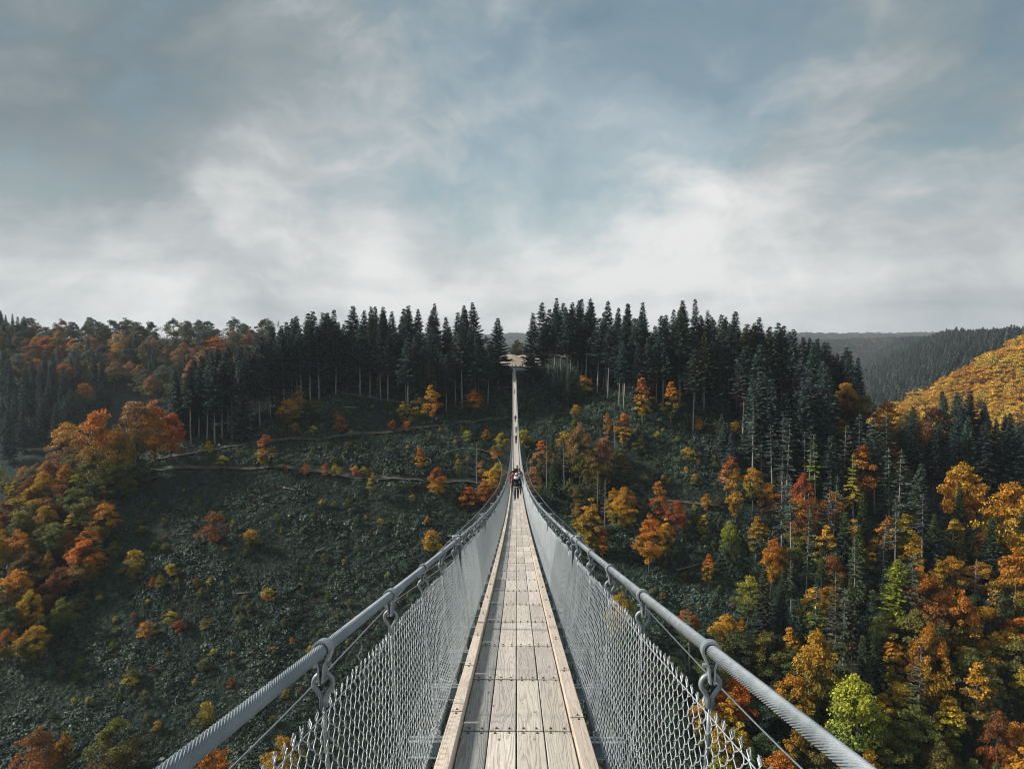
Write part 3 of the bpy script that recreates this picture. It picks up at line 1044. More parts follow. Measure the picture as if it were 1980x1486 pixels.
    (1755, 1065, 1270, 'G', 'pale', 'grey', 1.2, 'grey-brown conifer right behind the lime-green larch'),
    (1616, 1100, 1310, 'G', 'green', 'grey', 1.1, 'thin dark conifer with long pale trunk left of the lime larch'),
    (1655, 1010, 1180, 'C', 'green', 'spruce', .9, 'dull green spruce behind the lime-green larch'),
    (1530, 1080, 1190, 'G', 'grey', 'green', 1.1, 'grey-green thin conifer right of the golden-orange tree'),
    (1882, 1075, 1200, 'K', 'grey', 'grey', 1.0, 'leafless grey conifer near the right picture edge'),
    (1812, 1080, 1200, 'T', 'gold', 'olive', .9, 'slim gold tree right of the lime-green larch'),
    (1845, 1140, 1300, 'D', 'orange', 'olive', .6, 'orange-gold tree below the leafless grey conifer'),
    (1800, 1205, 1400, 'D', 'orange', 'gold', .55, 'tall bright orange tree low in the right wood'),
    (1570, 1210, 1420, 'D', 'gold', 'olive', .6, 'gold-olive tree just above the right handrail cable'),
    (1655, 1300, 1520, 'D', 'yellow', 'olive', .8, 'big yellow-olive tree above the near end of the right cable'),
    (1425, 1305, 1420, 'D', 'orange', 'red', .8, 'orange tree showing between right fence and handrail cable'),
    (1330, 1175, 1250, 'D', 'red', 'olive', .9, 'rusty tree behind the right cable near the second clamp'),
    (1650, 1215, 1330, 'B', 'tan', 'brown', .9, 'half-bare tan tree in the lower right wood'),
    (1885, 1280, 1470, 'T', 'gold', 'green', .9, 'narrow gold-topped tree in the dark lower right corner'),
    (1920, 1370, 1540, 'D', 'rust', 'red', .5, 'rust-red tree in the dark lower right corner'),
    (1815, 1430, 1580, 'D', 'olive', 'yellow', .6, 'pale olive tree at the bottom edge in the lower right'),
    (1605, 752, 815, 'D', 'red', 'rust', .9, 'red tree below the last spruces of the right ridge'),
    (1633, 735, 830, 'D', 'gold', 'brown', .7, 'gold-tipped tree on the crest at the end of the right ridge'),
    (1668, 760, 840, 'D', 'olive', 'brown', .9, 'olive-brown tree on the crest right of the gold-tipped one'),
    (1715, 775, 850, 'D', 'rust', 'red', 1.0, 'dark rust tree on the crest in front of the far valley'),
    (1628, 808, 848, 'S', 'red', 'orange', .8, 'red-orange bush below the crest trees, left of its twin'),
    (1655, 812, 848, 'S', 'orange', 'gold', .9, 'orange bush below the crest trees, right of its twin'),
    (1718, 815, 850, 'S', 'gold', 'orange', 1.0, 'golden bush below the dark rust crest tree'),
    (1790, 780, 890, 'D', 'brown', 'rust', .9, 'brown half-bare tree left of the dark right-hand spruces'),
    (1756, 790, 880, 'D', 'olive', 'brown', .8, 'olive-brown tree right of the golden crest bush'),
]
PLACED = []
for (x, yt, yb, k, c1, c2, wf, lab) in SINGLE:
    X, Y, h = at_px(x, yt, yb)
    nm, ct = NAMES[k]
    if 'larch' in lab and k in 'TGL':
        nm, ct = 'larch_tree', 'larch'
    plant(nm, k, X, Y, h, c1, c2, lab, ct, None, wf)
    PLACED.append((X, Y, 2.0 if k == 'S' else 3.5))


def free(X, Y, d):
    for (a, b, c) in PLACED:
        if (a - X) ** 2 + (b - Y) ** 2 < max(d, 0) ** 2:
            return False
    return True


def on_bridge(X, Y, m):
    return abs(X + (Y / 262.0) ** 2) < m and Y < 300


# stands of spruce on the ridge, in depth behind their front edge
def stand(edge, n, depth, hlo, hhi, kinds, cols, label, group, mind=3.2, back=(0, 1), front_p=.45):
    E = np.array([ground_at(x, y)[:2] for x, y in edge])
    E = smooth_line(E, 6)
    seg = np.r_[0, np.cumsum(np.linalg.norm(np.diff(E, axis=0), axis=1))]
    got = tries = 0
    while got < n and tries < n * 60:
        tries += 1
        s = random.uniform(0, seg[-1])
        X = float(np.interp(s, seg, E[:, 0]))
        Y = float(np.interp(s, seg, E[:, 1]))
        u = 0.0 if random.random() < front_p else random.uniform(0, 1)
        X += back[0] * u * depth + random.gauss(0, 1.2)
        Y += back[1] * u * depth + random.gauss(0, 1.5)
        if not free(X, Y, mind) or on_bridge(X, Y, 4.2 + max(0, Y - 262) * .02):
            continue
        k = kinds if isinstance(kinds, str) else random.choice(kinds)
        if k == 'mix':
            k = 'P' if u < .5 and random.random() < .82 else 'C'
        h = random.uniform(hlo, hhi)
        c = random.choice(cols)
        nm, ct = NAMES[k]
        plant(nm, k, X, Y, h, c, c, label, ct, group, random.uniform(.9, 1.2))
        PLACED.append((X, Y, 3))
        got += 1


SPR = ['spruce', 'spruce', 'dark', 'bluegreen', 'mossy']
stand([(355, 868), (400, 858), (440, 850), (480, 832)], 20, 14, 24, 29, 'mix', ['dark', 'spruce'], 'dark spruce in the near clump beside the orange beeches', 'spruces at the left end of the ridge', 3.0, (-.5, .8))
stand([(490, 828), (540, 802), (590, 776), (640, 758)], 42, 22, 22, 31, 'mix', SPR, 'tall spruce in the thick stand behind the bend of the top path', 'spruces behind the top path', 3.0, (-.1, 1))
stand([(650, 752), (700, 762), (760, 782), (830, 790), (900, 790), (945, 776)], 56, 24, 20, 27.5, 'mix', SPR, 'spruce in the stand between the top path and the far bridge end', 'spruces left of the far bridge end', 3.0, (0, 1))
plant('spruce_tree', 'C', *ground_at(964, 742)[:2], 25, 'dark', 'dark', 'broad pointed spruce guarding the left side of the far bridge end', 'conifer', None, 1.25, 2)
plant('spruce_tree', 'C', *ground_at(1030, 738)[:2], 26.5, 'dark', 'dark', 'dense spruce guarding the right side of the far bridge end', 'conifer', None, 1.05, 0)
stand([(1048, 738), (1100, 742), (1160, 765), (1220, 785), (1290, 788)], 46, 20, 23, 30.5, 'mix', SPR, 'tall spruce in the stand right of the far bridge end', 'spruces right of the far bridge end', 3.0, (.05, 1))
stand([(1300, 780), (1360, 785), (1420, 790), (1480, 785), (1530, 795)], 46, 20, 22, 31, 'mix', SPR, 'tall spruce in the highest part of the right-hand ridge stand', 'spruces on the right ridge', 3.0, (.1, 1))
stand([(1520, 800), (1570, 806), (1615, 814), (1650, 822)], 20, 16, 21, 26, 'C', ['dark', 'spruce'], 'dark spruce on the descending end of the right ridge', 'spruces at the right end of the ridge', 3.0, (.4, .9))
stand([(1060, 768), (1085, 775), (1120, 782)], 5, 6, 9, 14, 'C', ['bluegreen', 'spruce'], 'low bushy spruce in front of the right stand near the bridge', 'low spruces near the far bridge end', 2.6)
stand([(1455, 905), (1490, 935), (1530, 955), (1570, 940), (1610, 915)], 17, 14, 29, 36, ['P', 'P', 'C'], ['bluegreen', 'spruce', 'spruce'], 'grey-green tall conifer in the cluster below the right ridge', 'tall conifers below the right ridge', 3.0, (.1, 1))
stand([(1465, 985), (1545, 1010), (1610, 990), (1690, 1030), (1780, 1050)], 12, 12, 24, 30, ['G', 'G', 'P'], ['pale', 'grey', 'spruce'], 'thin conifer with a long pale trunk above the lower right wood', 'long-trunked conifers on the right slope', 4.0)
stand([(1760, 935), (1830, 945), (1900, 950), (1975, 955), (2040, 960)], 27, 20, 19, 25.5, 'C', ['dark', 'dark', 'spruce'], 'dark spruce in the block behind the large gold tree at right', 'dark spruces at the right edge', 3.4, (.2, 1))
stand([(1230, 780), (1330, 775), (1430, 800)], 6, 8, 12, 17, 'C', ['spruce', 'bluegreen'], 'young spruce at the foot of the right-hand ridge stand', 'young spruces below the right ridge', 4.0)
stand([(1395, 900), (1420, 930)], 3, 4, 12, 16, 'C', ['pale', 'bluegreen'], 'pale grey-green young conifer above the dark red tree', 'pale young conifers on the right slope', 3.0)


# woods filled from the ground up
def in_poly(x, y, P):
    c = False
    j = len(P) - 1
    for i in range(len(P)):
        if ((P[i][1] > y) != (P[j][1] > y)) and (x < (P[j][0] - P[i][0]) * (y - P[i][1]) / (P[j][1] - P[i][1]) + P[i][0]):
            c = not c
        j = i
    return c


def wood(poly, n, table, mind, group, where, far=False):
    """table: (weight, kind, upper, lower, hlo, hhi, label)"""
    xs = [p[0] for p in poly]
    ys = [p[1] for p in poly]
    w = [t[0] for t in table]
    got = tries = 0
    while got < n and tries < n * 40:
        tries += 1
        x, y = random.uniform(min(xs), max(xs)), random.uniform(min(ys), max(ys))
        if not in_poly(x, y, poly):
            continue
        X, Y, Z = ground_at(x, y)
        if not free(X, Y, mind) or on_bridge(X, Y, 6) or Y > 640:
            continue
        _, k, c1, c2, hl, hh, lab = random.choices(table, w)[0]
        nm, ct = NAMES[k]
        plant(nm, k, X, Y, random.uniform(hl, hh), c1, c2, lab + ' ' + where, ct, group, random.uniform(.75, 1.1))
        PLACED.append((X, Y, 3))
        got += 1


wood([(0, 950), (110, 925), (200, 930), (290, 930), (255, 985), (205, 1030), (185, 1120), (150, 1200), (60, 1310), (0, 1330)], 62, [
    (2, 'D', 'orange', 'olive', 9, 14, 'orange and olive broadleaf tree'), (4, 'D', 'gold', 'olive', 9, 14, 'gold and olive broadleaf tree'),
    (5, 'D', 'olive', 'green', 9, 14, 'dull olive broadleaf tree'), (2, 'D', 'rust', 'brown', 9, 14, 'rust-brown broadleaf tree'),
    (2, 'D', 'brown', 'olive', 9, 13, 'brown broadleaf tree'), (2, 'T', 'yellow', 'olive', 9, 13, 'slim yellow tree'), (2, 'D', 'green', 'green', 9, 13, 'dark green broadleaf tree')], 3.7, 'trees of the left wood', 'in the wood at the left edge')
wood([(0, 935), (60, 915), (130, 880), (190, 800), (240, 790), (190, 760), (90, 760), (0, 770)], 30, [(1, 'C', 'dark', 'dark', 24, 30, 'dark spruce')], 4.0, 'dark spruces in the side valley', 'in the shaded side valley on the left')
LH = [(4, 'D', 'brown', 'olive', 14, 19, 'brownish broadleaf tree'), (4, 'D', 'grey', 'olive', 15, 20, 'grey-green broadleaf tree'), (4, 'D', 'tan', 'olive', 14, 19, 'tan broadleaf tree'),
      (2, 'D', 'orange', 'brown', 13, 18, 'orange broadleaf tree'), (2, 'D', 'rust', 'brown', 13, 18, 'rust broadleaf tree'), (2, 'D', 'gold', 'olive', 13, 18, 'golden broadleaf tree'), (3, 'C', 'spruce', 'dark', 17, 23, 'spruce')]
wood([(0, 700), (120, 690), (330, 700), (540, 715), (500, 790), (330, 800), (250, 800), (200, 765), (90, 770), (0, 775)], 92, LH, 6.2, 'trees on the left hillside', 'on the hillside behind the left spruces')
wood([(0, 664), (540, 664), (540, 705), (330, 698), (120, 690), (0, 700)], 60, [(5, 'D', 'grey', 'olive', 15, 19, 'grey-green spreading tree'), (2, 'D', 'brown', 'brown', 13, 18, 'bare-looking brown tree'), (2, 'B', 'tan', 'brown', 15, 18, 'bare-branched tree')], 6.0, 'trees along the left skyline', 'on the left skyline')
wood([(0, 664), (55, 664), (55, 690), (0, 690)], 8, [(1, 'C', 'spruce', 'dark', 19, 24, 'pointed spruce')], 5, 'spruces on the left skyline', 'at the left end of the skyline')
wood([(1180, 1250), (1300, 1330), (1420, 1250), (1560, 1230), (1700, 1200), (1980, 1150), (1980, 1640), (1750, 1700), (1450, 1660), (1330, 1500)], 105, [
    (4, 'D', 'olive', 'green', 12, 18, 'dull olive broadleaf tree'), (3, 'D', 'gold', 'olive', 11, 17, 'gold and olive tree'), (3, 'T', 'gold', 'lime', 12, 18, 'slender gold and green tree'), (2, 'D', 'rust', 'olive', 11, 17, 'rust-tinted broadleaf tree'), (3, 'D', 'orange', 'olive', 11, 18, 'orange-tinted broadleaf tree'),
    (3, 'C', 'green', 'dark', 14, 22, 'dull green spruce'), (3, 'G', 'grey', 'green', 20, 28, 'thin grey-green conifer'), (2, 'T', 'yellow', 'green', 11, 16, 'slim yellow-green tree'), (2, 'D', 'green', 'dark', 10, 15, 'dark green broadleaf tree'), (1, 'B', 'tan', 'brown', 12, 16, 'half-bare tree')],
    4.6, 'trees of the lower right wood', 'in the lower right wood')
wood([(1500, 1050), (1600, 1060), (1750, 1090), (1980, 1080), (1980, 1200), (1700, 1230), (1540, 1220)], 34, [
    (2, 'D', 'olive', 'green', 11, 17, 'olive broadleaf tree'), (2, 'D', 'rust', 'olive', 11, 16, 'rust-red tree'), (3, 'T', 'gold', 'olive', 12, 17, 'slim golden tree'), (4, 'C', 'green', 'dark', 14, 22, 'dark green spruce'), (2, 'G', 'grey', 'spruce', 22, 29, 'thin grey conifer')],
    4.4, 'trees of the middle right wood', 'halfway down the right-hand wood')
wood([(1030, 880), (1180, 880), (1220, 960), (1200, 1040), (1120, 1040), (1040, 950)], 22, [
    (3, 'T', 'olive', 'green', 9, 15, 'olive-green slender tree'), (2, 'T', 'tan', 'olive', 9, 14, 'tan slender tree'), (2, 'D', 'gold', 'olive', 8, 12, 'gold-olive tree'), (2, 'K', 'grey', 'grey', 12, 17, 'leafless grey conifer'), (2, 'C', 'bluegreen', 'green', 9, 14, 'blue-green young conifer')],
    3.6, 'trees right of the bridge below the loop', 'in the thicket under the right wind cable')
wood([(1690, 840), (1760, 860), (1790, 930), (1700, 1000), (1600, 900)], 16, [
    (3, 'D', 'brown', 'olive', 9, 14, 'brown-olive tree'), (2, 'D', 'rust', 'brown', 9, 13, 'rust-brown tree'), (2, 'C', 'spruce', 'dark', 11, 17, 'dark young spruce'), (1, 'D', 'olive', 'green', 9, 13, 'olive tree')],
    4.0, 'trees below the right crest', 'just below the right-hand crest')
# saplings and shrubs scattered over the clearing
SH = [(5, 'S', 'olive', 'green', 1.6, 3.4, 'small olive shrub'), (3, 'S', 'green', 'green', 1.6, 3.6, 'small green shrub'), (4, 'S', 'yellow', 'olive', 1.2, 2.4, 'small yellowish shrub'), (1, 'S', 'rust', 'brown', 1.2, 2.2, 'small rusty shrub')]
wood([(310, 930), (960, 945), (900, 1060), (720, 1230), (520, 1430), (60, 1470), (90, 1330), (190, 1170), (240, 1020)], 112, SH, 2.6, 'small shrubs on the open left slope', 'scattered on the open left slope')
wood([(440, 880), (560, 800), (660, 775), (960, 815), (960, 920), (700, 905), (440, 895)], 56, SH, 2.4, 'small shrubs between the paths', 'among the paths of the left slope')
wood([(1020, 780), (1200, 820), (1450, 850), (1420, 1000), (1450, 1180), (1250, 1240), (1200, 1000), (1060, 860)], 72, SH, 2.6, 'small shrubs on the open right slope', 'scattered on the open right slope')

# tree line behind the field
for k in range(26):
    X = random.uniform(-22, 34)
    Y = random.uniform(428, 462)
    kd = random.choice(['C', 'D', 'D'])
    nm, ct = NAMES[kd]
    plant(nm, kd, X, Y, random.uniform(7, 15), 'bluegreen' if kd == 'C' else random.choice(['grey', 'olive']), 'grey', ('spruce' if kd == 'C' else 'grey-green tree') + ' in the line behind the stubble field', ct, 'trees behind the field')

# ------------------------------------------------------------------ masses: undergrowth and far woods
def scatter(name, P, R, S, K, protos, label, cat):
    me = bpy.data.meshes.new(name)
    me.vertices.add(len(P))
    me.vertices.foreach_set('co', np.asarray(P, dtype=np.float32).ravel())
    for nm, typ, a, key in (('rot', 'FLOAT_VECTOR', R, 'vector'), ('scl', 'FLOAT_VECTOR', S, 'vector'), ('pick', 'INT', K, 'value')):
        at = me.attributes.new(nm, typ, 'POINT')
        at.data.foreach_set(key, np.asarray(a, dtype=np.int32 if typ == 'INT' else np.float32).ravel())
    o = link(name, me)
    tag(o, label, cat, kind='stuff')
    g = bpy.data.node_groups.new(name, 'GeometryNodeTree')
    g.interface.new_socket('Geometry', in_out='INPUT', socket_type='NodeSocketGeometry')
    g.interface.new_socket('Geometry', in_out='OUTPUT', socket_type='NodeSocketGeometry')
    n = NT(g)
    gi, go = n.add('NodeGroupInput'), n.add('NodeGroupOutput')
    jn = n.add('GeometryNodeJoinGeometry')
    for p in reversed(protos):
        oi = n.add('GeometryNodeObjectInfo')
        oi.inputs['Object'].default_value = p
        gt = n.add('GeometryNodeGeometryToInstance', {0: oi.outputs['Geometry']})
        n.l.new(gt.outputs[0], jn.inputs[0])

    def named(nm, typ):
        a = n.add('GeometryNodeInputNamedAttribute', data_type=typ)
        a.inputs['Name'].default_value = nm
        return a.outputs[0]
    er = n.add('FunctionNodeEulerToRotation', {0: named('rot', 'FLOAT_VECTOR')})
    ip = n.add('GeometryNodeInstanceOnPoints', {'Points': gi.outputs[0], 'Instance': jn.outputs[0], 'Pick Instance': True, 'Instance Index': named('pick', 'INT'),
                                                'Rotation': er.outputs[0], 'Scale': named('scl', 'FLOAT_VECTOR')})
    n.l.new(ip.outputs[0], go.inputs[0])
    m = o.modifiers.new('spread', 'NODES')
    m.node_group = g
    return o


def proto(name, me):
    return bpy.data.objects.new(name, me)


def tuft_mesh(seed, n=46, R=.72, hgt=.72, leaf=.13, mat=None):
    r = np.random.default_rng(seed)
    u = unit(r.normal(0, 1, (n, 3)))
    u[:, 2] = np.abs(u[:, 2])
    C = u * np.array([R, R, hgt]) * r.uniform(.45, 1.05, (n, 1))
    nrm = unit(u * .6 + r.normal(0, .5, (n, 3)) + np.array([0, 0, .5]))
    t1 = unit(np.cross(nrm, r.normal(0, 1, (n, 3))))
    t2 = np.cross(nrm, t1)
    s = leaf * r.uniform(.6, 1.5, (n, 1))
    return crown_mesh('tuft', C, t1 * s, t2 * s * r.uniform(.4, .9, (n, 1)), r, hgt, 0, mat)


UNDER = mat_random_leaf('undergrowth_leaf', [(0.0, (.016, .032, .025)), (.30, (.031, .060, .045)), (.55, (.046, .086, .062)), (.70, (.062, .085, .048)), (.80, (.068, .116, .084)), (.95, (.10, .150, .112)), (1.0, (.13, .145, .06))], .6, .35)
NT_ = 120000
X = rng.uniform(-175, 175, NT_)
Y = rng.uniform(112, 272, NT_)
Zg = H(X, Y)
keep = (np.abs(X) < Y * .80 + 6)
for L, hw in PATHS:
    keep &= poly_dist(X, Y, L) > hw * .8
keep &= ~((np.abs(X) < 9) & (Y > 258))
X, Y, Zg = X[keep], Y[keep], Zg[keep]
n = len(X)
patch = undul(sines(21, 10, 12, 45), X, Y)
sc = np.exp(rng.normal(0, .28, n)) * (0.95 + .12 * patch)
sc = np.clip(sc * (1 + .55 * np.clip(undul(sines(33, 8, 7, 22), X, Y) * .5, -.45, 1.2)), .6, 2.6)
scatter('undergrowth', np.stack([X, Y, Zg - .05], 1), np.stack([rng.normal(0, .2, n) + .25, rng.normal(0, .2, n), rng.uniform(0, 6.28, n)], 1),
        np.stack([sc * 1.05, sc * 1.05, sc * rng.uniform(.6, 1.1, n)], 1), rng.integers(0, 4, n), [proto('tuft', tuft_mesh(500 + k, mat=UNDER)) for k in range(4)],
        'dark bramble undergrowth covering the cleared slopes', 'undergrowth')


def merged_tree(kd, var, mat, seed, thin=1):
    tm, cm, h0 = KIND[kd][var]
    V = np.empty(len(cm.vertices) * 3, np.float32)
    cm.vertices.foreach_get('co', V)
    lv = np.empty(len(cm.vertices), np.float32)
    cm.attributes['lv'].data.foreach_get('value', lv)
    V = V.reshape(-1, 4, 3)[::thin]
    c = V.mean(axis=1, keepdims=True)
    V = (c + (V - c) * thin ** .5) / h0
    lv = lv.reshape(-1, 4)[::thin]
    F = np.arange(V.shape[0] * 4).reshape(-1, 4)
    return proto('far_tree', mk_mesh('far_tree', V.reshape(-1, 3), F, mat, False, {'lv': lv.ravel()}))


FARC = mat_random_leaf('far_spruce', [(0, (.03, .055, .05)), (.5, (.065, .10, .09)), (1, (.13, .17, .15))])
FARD = mat_random_leaf('far_gold_wood', [(0, (.34, .15, .02)), (.25, (.50, .24, .025)), (.45, (.58, .33, .03)), (.62, (.52, .34, .035)), (.76, (.34, .29, .04)), (.88, (.46, .18, .03)), (1, (.11, .14, .04))])
FARM = mat_random_leaf('far_mixed_wood', [(0, (.05, .065, .05)), (.5, (.09, .095, .06)), (.8, (.15, .11, .06)), (1, (.2, .12, .05))])


def far_wood(name, n, xr, yr, test, hl, hh, protos, label, cat, wf=1.0):
    X = rng.uniform(*xr, n)
    Y = rng.uniform(*yr, n)
    k = test(X, Y)
    X, Y = X[k], Y[k]
    n = len(X)
    Z = H(X, Y)
    h = rng.uniform(hl, hh, n)
    scatter(name, np.stack([X, Y, Z - .4], 1), np.stack([np.zeros(n), np.zeros(n), rng.uniform(0, 6.28, n)], 1), np.stack([h * wf, h * wf, h], 1), rng.integers(0, len(protos), n), protos, label, cat)


view = lambda X, Y, m=20: (np.abs(X) < Y * .80 + m)
PC = [merged_tree('C', k, FARC, k, 3) for k in (0, 2)]
PD = [merged_tree('D', k, FARD, k, 3) for k in (0, 2, 4)]
PM = [merged_tree('D', k, FARM, k, 3) for k in (1, 2)]
far_wood('golden_wood', 1700, (300, 560), (460, 660), lambda X, Y: view(X, Y) & (X > 235 + .2 * (Y - 330)), 9, 19, PD, 'golden beech wood covering the hill at the right edge', 'wood', 1.2)
far_wood('ridge_spruce_wood', 5200, (330, 1050), (640, 1250), lambda X, Y: view(X, Y), 15, 24, PC, 'dark spruce wood on the ridge behind the golden hill', 'wood', 1.2)
far_wood('hazy_spruce_wood', 13000, (420, 2050), (1150, 2520), lambda X, Y: view(X, Y) & (X > .30 * Y), 17, 28, PC, 'bluish hazy spruce wood on the far side of the valley', 'wood', 1.25)
far_wood('hazy_mixed_wood', 3000, (650, 2100), (2150, 2600), lambda X, Y: view(X, Y) & (X > .32 * Y), 14, 26, PM, 'hazy broadleaf wood on the top of the far valley side', 'wood', 1.4)
far_wood('horizon_wood', 6000, (-1500, 3800), (3500, 4500), lambda X, Y: view(X, Y, 60) & (undul(S3, X + 500, Y * 2) > -.2), 14, 26, PM, 'faint hazy woods on the horizon', 'wood', 2.6)

# cut timber left lying on the cleared slopes
DEADW = mat_bark('weathered_log', (.16, .15, .14), (.36, .35, .33))
for k, (x, y, L, a, lab) in enumerate([(300, 925, 7, .5, 'pale fallen trunk at the foot of the orange beeches'), (562, 948, 5, -.3, 'short fallen log below the lower path on the left'), (760, 905, 6, .2, 'fallen log lying between the two paths'),
                                       (620, 1065, 4, .9, 'small pale log in the middle of the dark slope'), (1205, 905, 6, -.5, 'fallen trunk on the open slope right of the bridge'), (1330, 1100, 7, .4, 'fallen trunk on the dark bare patch at right'),
                                       (1480, 890, 8, -.2, 'fallen trunk among the tall grey-green conifers'), (470, 1150, 4, .1, 'weathered log low on the left slope'), (680, 790, 6, .3, 'log lying just below the top path')]):
    X, Y, Z = ground_at(x, y)
    tt = np.linspace(-.5, .5, 6) * L
    P = np.stack([X + tt * math.cos(a), Y + tt * math.sin(a) * .4, 0 * tt], 1)
    P[:, 2] = H(P[:, 0], P[:, 1]) + .45
    m = MB()
    m.tube(P, np.linspace(.2, .09, 6), 7)
    for q in range(3):
        p = P[1 + q]
        m.tube(np.array([p, p + np.array([random.uniform(-.5, .5), random.uniform(-.5, .2), random.uniform(.4, .9)])]), [.05, .02], 4)
    tag(m.build('fallen_log', DEADW, smooth=True), lab, 'log')

# ordinals for the members of small look-alike groups, counted across the picture
from bpy_extras.object_utils import world_to_camera_view
bpy.context.view_layer.update()
ORD = ['first', 'second', 'third', 'fourth', 'fifth', 'sixth', 'seventh', 'eighth', 'ninth', 'tenth', 'eleventh', 'twelfth', 'thirteenth', 'fourteenth']
byl = {}
for o in COL.objects:
    if o.type == 'EMPTY' and o.get('group') and o.parent is None:
        byl.setdefault(o['label'], []).append(o)
for lab, os_ in byl.items():
    if len(os_) < 2:
        continue
    os_.sort(key=lambda o: world_to_camera_view(SC, cam, o.location + Vector((0, 0, 4))).x)
    if len(os_) <= 14:
        for k, o in enumerate(os_):
            o['label'] = lab + ', ' + ORD[k] + ' from the left'
    else:
        q = max(1, len(os_) // 3)
        for k, o in enumerate(os_):
            o['label'] = lab + ', ' + ('left third' if k < q else 'middle third' if k < 2 * q else 'right third')

# ------------------------------------------------------------------ the suspension footbridge
SP = 1.25                      # spacing of the cross beams
Y0 = 4.44                      # a plank joint
ROW0, ROW1 = -6, 206           # rows built
YEND = Y0 + SP * ROW1
CAB_X, CAB_H = 0.68, 1.08      # handrail cable
MT_X, MT_H = 0.68, 0.86        # top of the mesh
MB_X, MB_H = 0.56, -0.07       # bottom of the mesh


def dz(Y):
    return -1.626 - 0.2251 * Y + 7.568e-4 * np.asarray(Y, float) ** 2


def dx(Y):
    return -1.0 * (np.asarray(Y, float) / 262) ** 2


def slope(Y):
    return math.atan(-0.2251 + 2 * 7.568e-4 * Y)


def bp(Y, x=0.0, h=0.0):
    Y = np.asarray(Y, float)
    return np.stack([dx(Y) + x, Y + 0 * Y, dz(Y) + h], -1)


bridge = bpy.data.objects.new('suspension_bridge', None)
COL.objects.link(bridge)
bridge.location = (0, 0, 0)
tag(bridge, 'long narrow suspension footbridge with plank deck, wire mesh sides and steel handrail cables', 'footbridge')

# planks: four to a row, every one its own piece
PW = 0.178
plank_me = []
for k in range(3):
    m = MB()
    m.box((0, 0, -0.0225), (PW, SP - 0.004 - .0015 * k, 0.045), bev=0.004)
    plank_me.append(m.mesh('plank', WOOD))
NEAR_ROWS = 75
far = MB()
for row in range(ROW0, ROW1):
    Ya = Y0 + row * SP
    Ym = Ya + SP / 2
    th = slope(Ym)
    for c in range(4):
        x = (c - 1.5) * (PW + 0.009)
        P = bp(Ym, x)
        if row < ROW0 + NEAR_ROWS:
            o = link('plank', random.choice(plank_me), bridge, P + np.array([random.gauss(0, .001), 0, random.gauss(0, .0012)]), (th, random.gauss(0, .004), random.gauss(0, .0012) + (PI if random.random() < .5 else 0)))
            if abs(o.rotation_euler.z) > 2:
                o.rotation_euler.x = -th
            g = random.uniform(.9, 1.06)
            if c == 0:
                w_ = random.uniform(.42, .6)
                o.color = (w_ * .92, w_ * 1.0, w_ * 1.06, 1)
            else:
                o.color = (g, g * random.uniform(.97, 1.0), g * random.uniform(.94, 1.0), 1)
        else:
            M = Matrix.Rotation(th, 3, 'X')
            far.box(P + np.array([0, 0, -.0225]), (PW, SP - .006, .045), M)
o = far.build('plank_mass', WOOD, bridge)
o['kind'] = 'stuff'
# edge timbers
curb = {}
for s, hh, wd in ((-1, .075, .086), (1, .036, .098)):
    m = MB()
    m.box((0, 0, 0), (wd, SP - .005, hh + .04), bev=.0045)
    curb[s] = m.mesh('edge_timber', WOODW)
farc = MB()
for row in range(ROW0, ROW1):
    Ym = Y0 + row * SP + SP / 2 + .17
    th = slope(Ym)
    for s, hh, wd in ((-1, .075, .086), (1, .036, .098)):
        x = s * (.374 + .006 + wd / 2)
        P = bp(Ym, x, (hh - .04) / 2 + .001)
        if row < ROW0 + 150:
            o = link('edge_timber', curb[s], bridge, P, (th, 0, random.gauss(0, .001)))
            g = random.uniform(.9, 1.08)
            o.color = (g, g * .985, g * .96, 1)
        else:
            farc.box(P, (wd, SP - .005, hh + .04), Matrix.Rotation(th, 3, 'X'))
o = farc.build('edge_timber_mass', WOODW, bridge)
o['kind'] = 'stuff'
# bolts
bt = MB()
hexa = np.arange(6) * PI / 3
for row in range(ROW0 + 4, 60):
    for e in (-.045, .045):
        Yb = Y0 + row * SP + e
        pts = [(c - 1.5) * (PW + .009) + q for c in range(4) for q in (-.046, .046)]
        for x in pts:
            p = bp(Yb + random.gauss(0, .003), x + random.gauss(0, .003), .0)
            for r_, z0, z1 in ((.0105, 0, .002), (.0065, .002, .009)):
                a = hexa + random.uniform(0, 1)
                ring = np.stack([np.cos(a) * r_, np.sin(a) * r_, 0 * a], 1)
                V = np.concatenate([p + ring + (0, 0, z0), p + ring * .93 + (0, 0, z1)])
                F = np.array([(i, (i + 1) % 6, 6 + (i + 1) % 6, 6 + i) for i in range(6)])
                bt.raw(V, F, np.array([[6, 7, 8, 9, 10, 11]]))
        for s, hh, wd in ((-1, .075, .086), (1, .036, .098)):
            p = bp(Yb + .17, s * (.38 + wd / 2 + random.gauss(0, .004)), hh)
            for r_, z0, z1 in ((.012, 0, .002), (.007, .002, .010)):
                ring = np.stack([np.cos(hexa) * r_, np.sin(hexa) * r_, 0 * hexa], 1)
                V = np.concatenate([p + ring + (0, 0, z0), p + ring * .93 + (0, 0, z1)])
                F = np.array([(i, (i + 1) % 6, 6 + (i + 1) % 6, 6 + i) for i in range(6)])
                bt.raw(V, F, np.array([[6, 7, 8, 9, 10, 11]]))
o = bt.build('bolts', BOLTM, bridge)
o['kind'] = 'stuff'

